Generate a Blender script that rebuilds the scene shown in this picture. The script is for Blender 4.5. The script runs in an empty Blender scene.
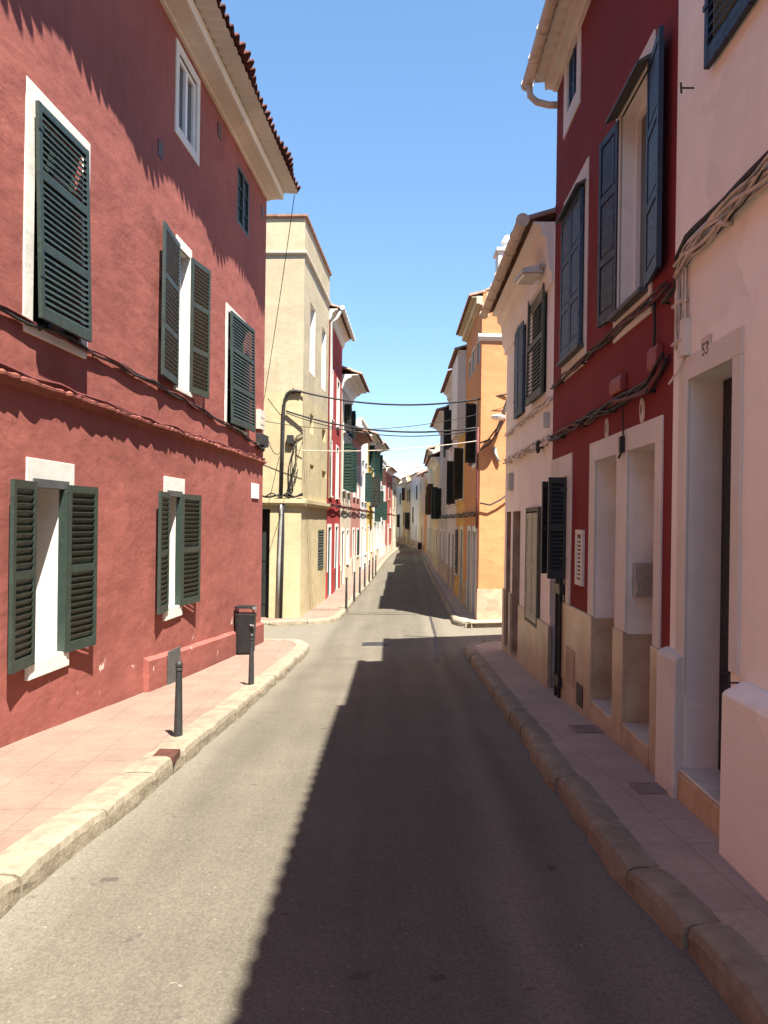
import bpy, bmesh, math, random
from mathutils import Vector, noise
random.seed(7)
C = bpy.context.scene.collection
S = bpy.context.scene
F = 780.0; H = 1.75; TH = math.radians(0.8); HZ = 521.0

# ------------------------------------------------------------ camera maths (only used to survey real positions)
def un(px, py):
    a = px - 384; b = py - 512
    x = a*math.cos(TH) + b*math.sin(TH); y = -a*math.sin(TH) + b*math.cos(TH)
    return x/F, (y - (HZ-512))/F
PP = [(-40,.1),(0,0),(4.7,-.11),(6.7,-.19),(10,-.41),(15,-.70),(17,-.80),(20,-.85),(900,-.85)]
def prof(d):
    for (a,b),(c,e) in zip(PP, PP[1:]):
        if d <= c: return b+(e-b)*(d-a)/(c-a)
    return PP[-1][1]
def sprof(d): return (prof(d-.8)+prof(d-.4)+prof(d)+prof(d+.4)+prof(d+.8))/5
def gz(x, y):
    c = .035*max(0, min(1, y/12)); return sprof(y) + c*max(-6, min(6, x))
KH = .12
def ground(px, py, off=0):
    x, dn = un(px, py); d = 1.0
    while d < 200:
        if H-dn*d <= gz(x*d, d)+off: break
        d += .01
    return Vector((x*d, d, gz(x*d, d)+off))

# ------------------------------------------------------------ materials
def srgb(r, g, b):
    def f(c):
        c /= 255; return c/12.92 if c <= .04045 else ((c+.055)/1.055)**2.4
    return (f(r), f(g), f(b), 1)
def newmat(name):
    m = bpy.data.materials.new(name); m.use_nodes = True
    nt = m.node_tree; return m, nt, nt.nodes['Principled BSDF']
def N(nt, t, **k):
    n = nt.nodes.new(t)
    for a, v in k.items(): setattr(n, a, v)
    return n
def L(nt, a, b): nt.links.new(a, b)
def noi(nt, co, scale, detail=4, rough=.55):
    n = N(nt, 'ShaderNodeTexNoise'); n.inputs['Scale'].default_value = scale
    n.inputs['Detail'].default_value = detail; n.inputs['Roughness'].default_value = rough
    L(nt, co, n.inputs['Vector']); return n.outputs['Fac']
def ramp(nt, fac, stops):
    r = N(nt, 'ShaderNodeValToRGB'); L(nt, fac, r.inputs['Fac'])
    e = r.color_ramp.elements
    e[0].position, e[0].color = stops[0]; e[1].position, e[1].color = stops[-1]
    for p, c in stops[1:-1]:
        x = e.new(p); x.color = c
    return r.outputs['Color']
def g4(v): return (v, v, v, 1)
def mixc(nt, fac, a, b, mode='MIX'):
    m = N(nt, 'ShaderNodeMix', data_type='RGBA', blend_type=mode)
    for sock, v in ((m.inputs[0], fac), (m.inputs[6], a), (m.inputs[7], b)):
        if hasattr(v, 'links') or isinstance(v, bpy.types.NodeSocket): L(nt, v, sock)
        else: sock.default_value = v
    return m.outputs[2]
def mth(nt, op, a, b=0, c=None):
    m = N(nt, 'ShaderNodeMath', operation=op)
    for i, v in enumerate((a, b, c)):
        if v is None: continue
        if isinstance(v, bpy.types.NodeSocket): L(nt, v, m.inputs[i])
        else: m.inputs[i].default_value = v
    return m.outputs[0]
def bump(nt, bs, hs, prev=None):
    nrm = prev
    for h, st, di in hs:
        b = N(nt, 'ShaderNodeBump'); b.inputs['Strength'].default_value = st; b.inputs['Distance'].default_value = di
        L(nt, h, b.inputs['Height'])
        if nrm is not None: L(nt, nrm, b.inputs['Normal'])
        nrm = b.outputs['Normal']
    L(nt, nrm, bs.inputs['Normal']); return nrm
def coords(nt):
    t = N(nt, 'ShaderNodeNewGeometry'); return t.outputs['Position']

def plaster(name, col, var=.16, rough=.92, b=1.0, dirt=None, dirtz=None, two=None, wear=None, crack=0):
    m, nt, bs = newmat(name); co = coords(nt)
    big = noi(nt, co, .9, 5, .6); mid = noi(nt, co, 5.5, 5, .6); fine = noi(nt, co, 60, 3, .6)
    lum = ramp(nt, big, [(.3, g4(1-var)), (.7, g4(1+var*.6))])
    lum2 = ramp(nt, mid, [(.3, g4(1-var*.5)), (.7, g4(1+var*.4))])
    base = col
    sep = N(nt, 'ShaderNodeSeparateXYZ'); L(nt, co, sep.inputs[0])
    if two:       # second paint colour above a given height
        z0, c2 = two
        f = mth(nt, 'GREATER_THAN', mth(nt, 'ADD', sep.outputs['Z'], mth(nt, 'MULTIPLY', big, .06)), z0)
        base = mixc(nt, f, col, c2)
    c = mixc(nt, 1.0, base, lum, 'MULTIPLY'); c = mixc(nt, 1.0, c, lum2, 'MULTIPLY')
    # vertical rain streaks
    mp = N(nt, 'ShaderNodeMapping'); mp.inputs['Scale'].default_value = (5, 5, .35); L(nt, co, mp.inputs['Vector'])
    st = ramp(nt, noi(nt, mp.outputs[0], 1.6, 4, .6), [(.42, g4(1-var*.45)), (.6, g4(1))])
    c = mixc(nt, 1.0, c, st, 'MULTIPLY')
    if dirt:
        zz, dc = dirt   # splash dirt at the base of the wall with an uneven upper outline
        h = mth(nt, 'SUBTRACT', mth(nt, 'ADD', zz, mth(nt, 'MULTIPLY', mid, .9)), sep.outputs['Z'])
        f = ramp(nt, mth(nt, 'MULTIPLY', h, 1.2), [(.25, g4(0)), (.8, g4(.55))])
        c = mixc(nt, f, c, dc)
    # trowelled repair patches, a touch lighter or darker with their own edges
    pv = N(nt, 'ShaderNodeTexVoronoi'); pv.inputs['Scale'].default_value = .75
    wp = N(nt, 'ShaderNodeVectorMath', operation='ADD'); L(nt, co, wp.inputs[0]); nz = N(nt, 'ShaderNodeTexNoise'); nz.inputs['Scale'].default_value = 1.6; L(nt, co, nz.inputs['Vector']); L(nt, nz.outputs['Color'], wp.inputs[1])
    L(nt, wp.outputs[0], pv.inputs['Vector'])
    c = mixc(nt, 1.0, c, ramp(nt, pv.outputs['Color'], [(.2, g4(.94)), (.8, g4(1.05))]), 'MULTIPLY')
    if crack:
        ve = N(nt, 'ShaderNodeTexVoronoi', feature='DISTANCE_TO_EDGE'); ve.inputs['Scale'].default_value = .8; L(nt, wp.outputs[0], ve.inputs['Vector'])
        ck = mth(nt, 'MULTIPLY', ramp(nt, ve.outputs['Distance'], [(.0, g4(crack)), (.006, g4(0))]), ramp(nt, big, [(.5, g4(0)), (.6, g4(1))]))
        c = mixc(nt, ck, c, tuple(v*.35 for v in col[:3])+(1,))
    if wear:      # paint flaked away to pale plaster in small scraps
        wz, wc = wear
        fl = ramp(nt, noi(nt, co, 3.3, 7, .7), [(.645, g4(0)), (.665, g4(1))])
        low = mth(nt, 'LESS_THAN', sep.outputs['Z'], wz)
        c = mixc(nt, mth(nt, 'MULTIPLY', fl, low), c, wc)
    L(nt, c, bs.inputs['Base Color']); bs.inputs['Roughness'].default_value = rough
    bs.inputs['Specular IOR Level'].default_value = .25
    mp2 = N(nt, 'ShaderNodeMapping'); mp2.inputs['Scale'].default_value = (1, 1, 1.8); L(nt, co, mp2.inputs['Vector'])
    msk = ramp(nt, noi(nt, co, 1.1, 3, .5), [(.38, g4(.15)), (.66, g4(1))])
    rough_h = mth(nt, 'MULTIPLY', noi(nt, co, 22, 4, .6), msk)
    bump(nt, bs, [(noi(nt, mp2.outputs[0], 1.7, 3, .5), .5*b, .05), (rough_h, .55*b, .010), (fine, .22*b, .002)])
    return m
def paint(name, col, rough=.45, var=.15, metal=0, bmp=.15):
    m, nt, bs = newmat(name); co = coords(nt)
    f = ramp(nt, noi(nt, co, 9, 5, .65), [(.3, g4(1-var)), (.7, g4(1+var))])
    L(nt, mixc(nt, 1, col, f, 'MULTIPLY'), bs.inputs['Base Color'])
    r = ramp(nt, noi(nt, co, 30, 3), [(.3, g4(max(0, rough-.1))), (.7, g4(min(1, rough+.15)))])
    L(nt, r, bs.inputs['Roughness']); bs.inputs['Metallic'].default_value = metal
    bump(nt, bs, [(noi(nt, co, 45, 3), bmp, .004)])
    return m
def stone(name, col, dark, scale=4, rough=.75, b=.5):
    m, nt, bs = newmat(name); co = coords(nt)
    c = ramp(nt, noi(nt, co, scale, 7, .68), [(.3, dark), (.62, col)])
    c = mixc(nt, 1, c, ramp(nt, noi(nt, co, .8, 3), [(.3, g4(.85)), (.7, g4(1.08))]), 'MULTIPLY')
    L(nt, c, bs.inputs['Base Color']); bs.inputs['Roughness'].default_value = rough
    bump(nt, bs, [(noi(nt, co, 12, 6, .7), b, .015), (noi(nt, co, 70, 3), b*.6, .003)])
    return m

M = {}
M['red'] = plaster('brick red lime wash', (.30,.094,.073,1), var=.13, b=.95, dirt=(-.55, (.14,.055,.045,1)), wear=(.15, (.62,.45,.38,1)), crack=.5)
M['redtrim'] = plaster('red painted moulding', (.25,.080,.058,1), var=.22, b=1.3)
M['darkred'] = plaster('deep crimson wall paint', (.20,.028,.027,1), var=.10, b=.55)
M['white'] = plaster('cream white masonry paint', (.68,.65,.575,1), var=.07, b=.5)
M['whitewall'] = plaster('blush white wall paint', (.88,.84,.745,1), var=.05, b=.5, dirt=(-.95, (.42,.33,.27,1)))
M['whitewall_side'] = plaster('off white wall paint', (.87,.82,.74,1), var=.06, b=.6)
M['jamb'] = plaster('grey white door reveal paint', (.76,.74,.68,1), var=.12, b=.4)
M['yellow'] = plaster('pale yellow wall', (.48,.40,.235,1), var=.10, b=.6, dirt=(-1.15, (.45,.24,.07,1)), two=(5.28, (.44,.365,.24,1)))
M['orange'] = plaster('apricot orange wall', (.56,.25,.11,1), var=.10, b=.7)
M['ochre'] = plaster('ochre yellow wall', (.62,.39,.13,1), var=.12, b=.5)
M['cream'] = plaster('cream wall', (.58,.50,.37,1), var=.12, b=.5)
M['crimson'] = plaster('bright red wall', (.34,.035,.032,1), var=.1, b=.4)
M['pink'] = plaster('salmon pink wall', (.46,.21,.17,1), var=.1, b=.4)
M['purewhite'] = plaster('whitewash', (.66,.645,.61,1), var=.07, b=.4)
M['sunyellow'] = plaster('sunflower yellow wall', (.60,.40,.09,1), var=.08, b=.4)
M['coral'] = plaster('coral red wall', (.38,.10,.07,1), var=.08, b=.4)
M['greywall'] = plaster('weathered grey white wall', (.50,.47,.42,1), var=.2, b=.6)
M['paleochre'] = plaster('pale ochre wall', (.62,.48,.28,1), var=.12, b=.5)
M['green'] = paint('dark green shutter paint', (.024,.040,.031,1), .5, .25)
M['greenfar'] = paint('bottle green shutter paint', (.012,.036,.028,1), .5, .2)
M['blackgreen'] = paint('black green shutter paint', (.016,.02,.018,1), .5, .2)
M['blue'] = paint('slate blue shutter paint', (.009,.020,.042,1), .5, .2)
M['bluegrey'] = paint('weathered blue shutter paint', (.032,.070,.125,1), .6, .35)
M['greygreen'] = paint('grey green shutter paint', (.06,.07,.055,1), .6, .2)
M['palegreen'] = paint('pale sage painted wood', (.40,.42,.32,1), .6, .2)
M['teal'] = paint('teal door paint', (.01,.075,.085,1), .45, .2)
M['brown'] = paint('brown door wood', (.08,.028,.018,1), .55, .3)
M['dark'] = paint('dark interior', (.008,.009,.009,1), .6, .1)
M['black'] = paint('black metal', (.016,.016,.017,1), .45, .2, .2)
M['iron'] = paint('dark grey bollard paint', (.035,.035,.036,1), .55, .3, .3)
M['steel'] = paint('brushed steel', (.45,.46,.46,1), .35, .1, .9)
M['plastic'] = paint('grey plastic box', (.45,.44,.40,1), .5, .1)
M['cablewhite'] = paint('sun bleached cable sheath', (.55,.47,.38,1), .7, .25)
M['cable'] = paint('black cable sheath', (.02,.018,.017,1), .65, .25)
M['cablered'] = paint('cable painted over in red', (.13,.03,.026,1), .7, .3)
M['cablered2'] = paint('crimson painted plastic', (.24,.035,.032,1), .6, .15)
M['pipe'] = paint('grey conduit', (.30,.29,.27,1), .55, .2)
M['framewhite'] = paint('white window frame', (.78,.76,.72,1), .4, .05)
M['lead'] = paint('slate window head', (.07,.075,.075,1), .6, .2)
M['tile'] = stone('terracotta tile', (.36,.20,.13,1), (.15,.08,.055,1), 6, .85, .8)
M['tiledark'] = stone('old dark red tile', (.13,.035,.026,1), (.04,.015,.012,1), 7, .85, .8)
M['kerb'] = stone('limestone kerb', (.29,.245,.172,1), (.18,.145,.10,1), 7, .85, 1.0)
M['wains'] = stone('polished sandstone cladding', (.56,.45,.31,1), (.36,.26,.16,1), 3, .38, .12)
M['wainsrough'] = stone('worn sandstone base', (.50,.37,.25,1), (.30,.19,.12,1), 3, .8, .6)
M['step'] = stone('marble step', (.64,.59,.49,1), (.46,.42,.35,1), 3, .3, .08)
M['stepface'] = stone('ochre step face', (.58,.44,.27,1), (.42,.29,.16,1), 5, .7, .5)
def glassmat():
    m, nt, bs = newmat('window glass'); co = coords(nt)
    bs.inputs['Base Color'].default_value = (.035,.045,.05,1); bs.inputs['Roughness'].default_value = .06
    bs.inputs['Specular IOR Level'].default_value = .8
    bump(nt, bs, [(noi(nt, co, 2.5, 2), .08, .02)]); return m
M['glass'] = glassmat()
def lampglass():
    m, nt, bs = newmat('prismatic lamp cover'); co = coords(nt)
    bs.inputs['Base Color'].default_value = (.62,.58,.48,1); bs.inputs['Roughness'].default_value = .25
    w = N(nt, 'ShaderNodeTexWave'); w.inputs['Scale'].default_value = 18; L(nt, co, w.inputs['Vector'])
    bump(nt, bs, [(w.outputs['Fac'], .4, .01)]); return m
M['lampglass'] = lampglass()
def asphalt():
    m, nt, bs = newmat('worn pale asphalt'); co = coords(nt)
    sep = N(nt, 'ShaderNodeSeparateXYZ'); L(nt, co, sep.inputs[0]); X, Y = sep.outputs['X'], sep.outputs['Y']
    c = ramp(nt, noi(nt, co, 1.3, 6, .62), [(.3, (.112,.097,.072,1)), (.7, (.138,.120,.090,1))])
    mp = N(nt, 'ShaderNodeMapping'); mp.inputs['Scale'].default_value = (2.2, .16, 1); L(nt, co, mp.inputs['Vector'])
    c = mixc(nt, 1, c, ramp(nt, noi(nt, mp.outputs[0], 1.4, 4), [(.3, g4(.82)), (.7, g4(1.1))]), 'MULTIPLY')
    # dust band between the wheel tracks and the right kerb
    wob = mth(nt, 'MULTIPLY', noi(nt, co, .7, 2), .25)
    cen = mth(nt, 'ADD', mth(nt, 'MULTIPLY', Y, .03), .60)
    dd = mth(nt, 'ABSOLUTE', mth(nt, 'SUBTRACT', mth(nt, 'ADD', X, wob), mth(nt, 'ADD', cen, .12)))
    c = mixc(nt, ramp(nt, dd, [(.02, g4(.5)), (.17, g4(0))]), c, (.195,.168,.128,1))
    # worn track darker with tyre polish, both sides
    for xc in (-1.0, .25):
        dt = mth(nt, 'ABSOLUTE', mth(nt, 'SUBTRACT', mth(nt, 'ADD', X, wob), xc))
        c = mixc(nt, ramp(nt, dt, [(.05, g4(.22)), (.38, g4(0))]), c, (.088,.076,.057,1))
    # pale dust gathered along the two kerbs
    for a_, b_, sg in ((-1.86,.026,1),(1.22,.022,-1)):
        q_ = mth(nt, 'MULTIPLY', mth(nt, 'SUBTRACT', mth(nt, 'ADD', X, mth(nt, 'MULTIPLY', wob, .5)), mth(nt, 'ADD', mth(nt, 'MULTIPLY', Y, b_), a_)), sg)
        c = mixc(nt, ramp(nt, q_, [(.04, g4(.55)), (.30, g4(0))]), c, (.19,.168,.13,1))
    # aggregate
    v = N(nt, 'ShaderNodeTexVoronoi'); v.inputs['Scale'].default_value = 95; L(nt, co, v.inputs['Vector'])
    sp = ramp(nt, v.outputs['Color'], [(.15, g4(.82)), (.85, g4(1.19))])
    c = mixc(nt, 1, c, sp, 'MULTIPLY')
    chips = ramp(nt, noi(nt, co, 38, 2, .5), [(.70, g4(0)), (.76, g4(.45))])
    c = mixc(nt, chips, c, (.40,.35,.28,1))
    # tar and oil spots
    sp2 = ramp(nt, noi(nt, co, 5.5, 3, .5), [(.70, g4(0)), (.74, g4(.75))])
    c = mixc(nt, sp2, c, (.06,.05,.045,1))
    # fine cracks
    wv = N(nt, 'ShaderNodeVectorMath', operation='ADD'); L(nt, co, wv.inputs[0])
    nn = N(nt, 'ShaderNodeTexNoise'); nn.inputs['Scale'].default_value = 2.0; L(nt, co, nn.inputs['Vector']); L(nt, nn.outputs['Color'], wv.inputs[1])
    vc = N(nt, 'ShaderNodeTexVoronoi', feature='DISTANCE_TO_EDGE'); vc.inputs['Scale'].default_value = .42; L(nt, wv.outputs[0], vc.inputs['Vector'])
    cr = mth(nt, 'MULTIPLY', ramp(nt, vc.outputs['Distance'], [(.0, g4(.5)), (.006, g4(0))]), ramp(nt, noi(nt, co, .45, 2), [(.52, g4(0)), (.66, g4(1))]))
    c = mixc(nt, cr, c, (.055,.048,.04,1))
    L(nt, c, bs.inputs['Base Color']); bs.inputs['Roughness'].default_value = .88; bs.inputs['Specular IOR Level'].default_value = .3
    bump(nt, bs, [(noi(nt, co, 1.1, 3), .3, .05), (v.outputs['Distance'], .2, .004), (noi(nt, co, 160, 2), .4, .003)])
    return m
M['asphalt'] = asphalt()
def pave(name, c1, c2, joint, sx=.4):
    m, nt, bs = newmat(name); co = coords(nt)
    br = N(nt, 'ShaderNodeTexBrick'); br.inputs['Scale'].default_value = 1; br.offset = 0
    br.inputs['Brick Width'].default_value = sx; br.inputs['Row Height'].default_value = sx; br.inputs['Mortar Size'].default_value = .009
    br.inputs['Mortar Smooth'].default_value = .4; br.inputs['Bias'].default_value = 0
    br.inputs['Color1'].default_value = c1; br.inputs['Color2'].default_value = c2; br.inputs['Mortar'].default_value = joint
    mp = N(nt, 'ShaderNodeMapping'); mp.inputs['Rotation'].default_value = (0, 0, math.radians(-3)); L(nt, co, mp.inputs['Vector'])
    L(nt, mp.outputs[0], br.inputs['Vector'])
    c = mixc(nt, .32, br.outputs['Color'], c1)
    c = mixc(nt, 1, c, ramp(nt, noi(nt, co, 1.5, 6, .65), [(.3, g4(.80)), (.7, g4(1.12))]), 'MULTIPLY')
    c = mixc(nt, 1, c, ramp(nt, noi(nt, co, 28, 4, .7), [(.3, g4(.88)), (.7, g4(1.1))]), 'MULTIPLY')
    st = ramp(nt, noi(nt, co, 3.8, 5, .6), [(.64, g4(0)), (.74, g4(.45))])
    c = mixc(nt, st, c, tuple(v*.45 for v in joint[:3])+(1,))
    L(nt, c, bs.inputs['Base Color']); bs.inputs['Roughness'].default_value = .85
    bump(nt, bs, [(br.outputs['Fac'], -.35, .004), (noi(nt, co, 2.2, 4), .3, .03), (noi(nt, co, 60, 4), .4, .004)])
    return m
M['pavel'] = pave('pink concrete paving', (.235,.158,.118,1), (.212,.142,.107,1), (.15,.105,.08,1))
M['paver'] = pave('old rose paving', (.40,.30,.235,1), (.365,.275,.215,1), (.27,.21,.165,1))
M['earth'] = stone('dry earth', (.32,.25,.17,1), (.2,.15,.1,1), .5, .95, .5)

# ------------------------------------------------------------ mesh builder
class MB:
    def __init__(s, org=(0,0,0)): s.v = []; s.f = []; s.mi = []; s.o = Vector(org)
    def q(s, pts, mi=0):
        b = len(s.v); s.v += [Vector(p)-s.o for p in pts]; s.f.append(tuple(range(b, b+len(pts)))); s.mi.append(mi)
    def hexa(s, p, mi=0):   # p: 8 points, first four one face, last four the opposite
        b = len(s.v); s.v += [Vector(x)-s.o for x in p]
        for f in ((0,1,2,3),(7,6,5,4),(0,4,5,1),(1,5,6,2),(2,6,7,3),(3,7,4,0)):
            s.f.append(tuple(b+i for i in f)); s.mi.append(mi)
    def box(s, fr, u0, u1, n0, n1, z0, z1, mi=0):
        s.hexa([fr.w(u0,n0,z0),fr.w(u1,n0,z0),fr.w(u1,n1,z0),fr.w(u0,n1,z0),fr.w(u0,n0,z1),fr.w(u1,n0,z1),fr.w(u1,n1,z1),fr.w(u0,n1,z1)], mi)
    def ext(s, fr, u0, u1, prof, mi=0):  # closed (n,z) profile extruded along u
        b = len(s.v); k = len(prof)
        s.v += [fr.w(u0,n,z)-s.o for n,z in prof]+[fr.w(u1,n,z)-s.o for n,z in prof]
        for i in range(k):
            j = (i+1)%k; s.f.append((b+i,b+j,b+k+j,b+k+i)); s.mi.append(mi)
        s.f.append(tuple(b+i for i in range(k))); s.f.append(tuple(b+k+i for i in reversed(range(k)))); s.mi += [mi,mi]
    def tube(s, pts, r, seg=7, mi=0, r2=None):
        pts = [Vector(p) for p in pts]; n = len(pts); b = len(s.v); up = Vector((.13,.21,.97)).normalized()
        for i, p in enumerate(pts):
            d = (pts[min(n-1,i+1)]-pts[max(0,i-1)]).normalized()
            a = d.cross(up)
            if a.length < .1: a = d.cross(Vector((1,0,0)))
            a.normalize(); c = d.cross(a)
            rr = r if r2 is None else r+(r2-r)*i/(n-1)
            for k in range(seg):
                t = 2*math.pi*k/seg; s.v.append(p+(a*math.cos(t)+c*math.sin(t))*rr-s.o)
        for i in range(n-1):
            for k in range(seg):
                k2 = (k+1)%seg; s.f.append((b+i*seg+k,b+i*seg+k2,b+(i+1)*seg+k2,b+(i+1)*seg+k)); s.mi.append(mi)
        s.f.append(tuple(b+k for k in reversed(range(seg)))); s.f.append(tuple(b+(n-1)*seg+k for k in range(seg))); s.mi += [mi,mi]
    def lathe(s, c, prof, seg=20, mi=0, sx=1, sy=1):
        b = len(s.v); c = Vector(c)
        for r, z in prof:
            for k in range(seg):
                t = 2*math.pi*k/seg; s.v.append(c+Vector((r*math.cos(t)*sx, r*math.sin(t)*sy, z))-s.o)
        for i in range(len(prof)-1):
            for k in range(seg):
                k2 = (k+1)%seg; s.f.append((b+i*seg+k,b+i*seg+k2,b+(i+1)*seg+k2,b+(i+1)*seg+k)); s.mi.append(mi)
        s.f.append(tuple(b+k for k in reversed(range(seg)))); s.f.append(tuple(b+(len(prof)-1)*seg+k for k in range(seg))); s.mi += [mi,mi]
    def build(s, name, mats, parent=None, bevel=0, smooth=False, merge=False, loc=None):
        me = bpy.data.meshes.new(name); me.from_pydata(s.v, [], s.f)
        if not isinstance(mats, (list,tuple)): mats = [mats]
        for m in mats: me.materials.append(m)
        for p, i in zip(me.polygons, s.mi): p.material_index = i
        bm = bmesh.new(); bm.from_mesh(me)
        if merge: bmesh.ops.remove_doubles(bm, verts=bm.verts, dist=.0004)
        bmesh.ops.recalc_face_normals(bm, faces=bm.faces); bm.to_mesh(me); bm.free()
        if smooth:
            for p in me.polygons: p.use_smooth = True
        o = bpy.data.objects.new(name, me); C.objects.link(o)
        if parent is not None: o.parent = parent
        else: o.location = s.o
        if bevel:
            b = o.modifiers.new('bevel','BEVEL'); b.width = bevel; b.segments = 2; b.limit_method = 'ANGLE'; b.angle_limit = math.radians(40)
        return o
class Fr:
    """a vertical facade plane: u runs along it, n out towards the street, z up (world)"""
    def __init__(s, p0, p1, towards):
        s.p = Vector((p0[0],p0[1],0)); d = Vector((p1[0]-p0[0],p1[1]-p0[1],0)); s.len = d.length; s.t = d.normalized()
        n = Vector((-s.t.y, s.t.x, 0)); tw = Vector((towards[0],towards[1],0))-s.p
        s.n = n if n.dot(tw) > 0 else -n
    def w(s, u, n, z): 
        r = s.p+s.t*u+s.n*n; return Vector((r.x, r.y, z))
    def at(s, px, py, n=0):
        x, dn = un(px, py); v = Vector((x,1,-dn)); o = Vector((0,0,H)); q = s.p+s.n*n
        k = (q-o).dot(s.n)/v.dot(s.n) ; r = o+v*k
        return (r-s.p).dot(s.t), r.z
def tag(o, label=None, cat=None, group=None, kind=None):
    if label: o['label'] = label
    if cat: o['category'] = cat
    if group: o['group'] = group
    if kind: o['kind'] = kind
    return o
def empty(name, loc, label, cat, group=None):
    o = bpy.data.objects.new(name, None); o.location = loc; C.objects.link(o); o.empty_display_size = .3
    return tag(o, label, cat, group)

# ------------------------------------------------------------ building kit
def wallmesh(mb, fr, u0, u1, zb, zt, holes, step=None, amp=0, u_dense=None):
    us = {u0,u1}; zs = {zb,zt}
    for h in holes: us |= {h[0],h[1]}; zs |= {h[2],h[3]}
    us = sorted(us); zs = sorted(zs)
    def sub(a, rng=None):
        if not step: return a
        r = []
        for p, q in zip(a, a[1:]):
            k = max(1, int((q-p)/step))
            if rng and (q < rng[0]): k = max(1, int((q-p)/1.5))
            r += [p+(q-p)*i/k for i in range(k)]
        return r+[a[-1]]
    us = sub(us, u_dense); zs = sub(zs)
    def pinned(u, z):
        if u-u0 < .02 or u1-u < .02: return True
        return any(h[0]-.02 <= u <= h[1]+.02 and h[2]-.02 <= z <= h[3]+.02 for h in holes)
    idx = {}
    def vid(i, j):
        if (i,j) not in idx:
            u, z = us[i], zs[j]; d = 0
            if amp and not pinned(u, z):
                p = fr.w(u,0,z); d = amp*(noise.noise(p*1.1)*1.0+noise.noise(p*3.1)*.55+noise.noise(p*7)*.22)
            idx[(i,j)] = len(mb.v); mb.v.append(fr.w(u,d,z)-mb.o)
        return idx[(i,j)]
    for i in range(len(us)-1):
        for j in range(len(zs)-1):
            uc, zc = (us[i]+us[i+1])/2, (zs[j]+zs[j+1])/2
            if any(h[0]<uc<h[1] and h[2]<zc<h[3] for h in holes): continue
            mb.f.append((vid(i,j),vid(i+1,j),vid(i+1,j+1),vid(i,j+1))); mb.mi.append(0)
    for h in holes:
        a,b,c,d,dep = h[:5]; mi = h[5] if len(h) > 5 else 1
        for P in ([(a,0,c),(a,0,d),(a,-dep,d),(a,-dep,c)],[(b,0,c),(b,0,d),(b,-dep,d),(b,-dep,c)],[(a,0,c),(b,0,c),(b,-dep,c),(a,-dep,c)],[(a,0,d),(b,0,d),(b,-dep,d),(a,-dep,d)],[(a,-dep,c),(b,-dep,c),(b,-dep,d),(a,-dep,d)]):
            mb.q([fr.w(*p) for p in P], mi)
def body(mb, fr, u0, u1, zb, zt, D, s0=True, s1=True):
    w = fr.w
    if s0: mb.q([w(u0,0,zb),w(u0,-D,zb),w(u0,-D,zt),w(u0,0,zt)])
    if s1: mb.q([w(u1,0,zb),w(u1,-D,zb),w(u1,-D,zt),w(u1,0,zt)])
    mb.q([w(u0,-D,zb),w(u1,-D,zb),w(u1,-D,zt),w(u0,-D,zt)])
    mb.q([w(u0,0,zt),w(u1,0,zt),w(u1,-D,zt),w(u0,-D,zt)])
def louvre(parent, fr, uh, n0, z0, z1, w, ang, sgn, mat, pitch=.05, mids=1, style='louvre', name='shutter', swing=0, label=None):
    a = math.radians(ang); Dx, Dy = sgn*math.cos(a), math.sin(a); Nx, Ny = -sgn*math.sin(a), math.cos(a)
    org = parent['_o']; mb = MB(org)
    def P(s, t, z):
        k = swing*(z1-z)   # bottom pushed out a little
        return fr.w(uh+s*Dx+t*Nx, n0+k+s*Dy+t*Ny, z)
    def bx(s0, s1, t0, t1, a0, a1, dz=0):
        mb.hexa([P(s0,t0,a0),P(s1,t0,a0),P(s1,t1,a0-dz),P(s0,t1,a0-dz),P(s0,t0,a1),P(s1,t0,a1),P(s1,t1,a1-dz),P(s0,t1,a1-dz)])
    T = .036; st = min(.055, w*.16)
    bx(0,st,0,T,z0,z1); bx(w-st,w,0,T,z0,z1)
    rails = [z0+.05]+[z0+(z1-z0)*(i+1)/(mids+1) for i in range(mids)]+[z1-.035]
    for i, r in enumerate(rails):
        h = .05 if i == 0 else .035
        bx(st,w-st,.002,T-.002,r-h,r+h if i < len(rails)-1 else z1)
    for i in range(len(rails)-1):
        a0 = rails[i]+(.05 if i == 0 else .035); a1 = rails[i+1]-.035
        if style == 'louvre':
            k = max(1, int((a1-a0)/pitch)); pp = (a1-a0)/k
            for j in range(k):
                z = a0+pp*(j+.98); bx(st-.004,w-st+.004,.002,T-.002,z-.0045,z+.0045,dz=pp*.98)
        else:
            bx(st,w-st,.012,T-.012,a0,a1)
            if style == 'panel': bx(st+.03,w-st-.03,.006,T-.006,a0+.03,a1-.03)
    for z in (z0+.2*(z1-z0), z1-.12*(z1-z0)):   # strap hinges
        bx(-.012,.07,T,T+.007,z-.018,z+.018)
    o = mb.build(name, mat, parent); o['_o'] = org
    if label: o['label'] = label
    return o
def part(parent, name, mb, mat, **k):
    o = mb.build(name, mat, parent, **k); o['_o'] = tuple(mb.o); return o
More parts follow.
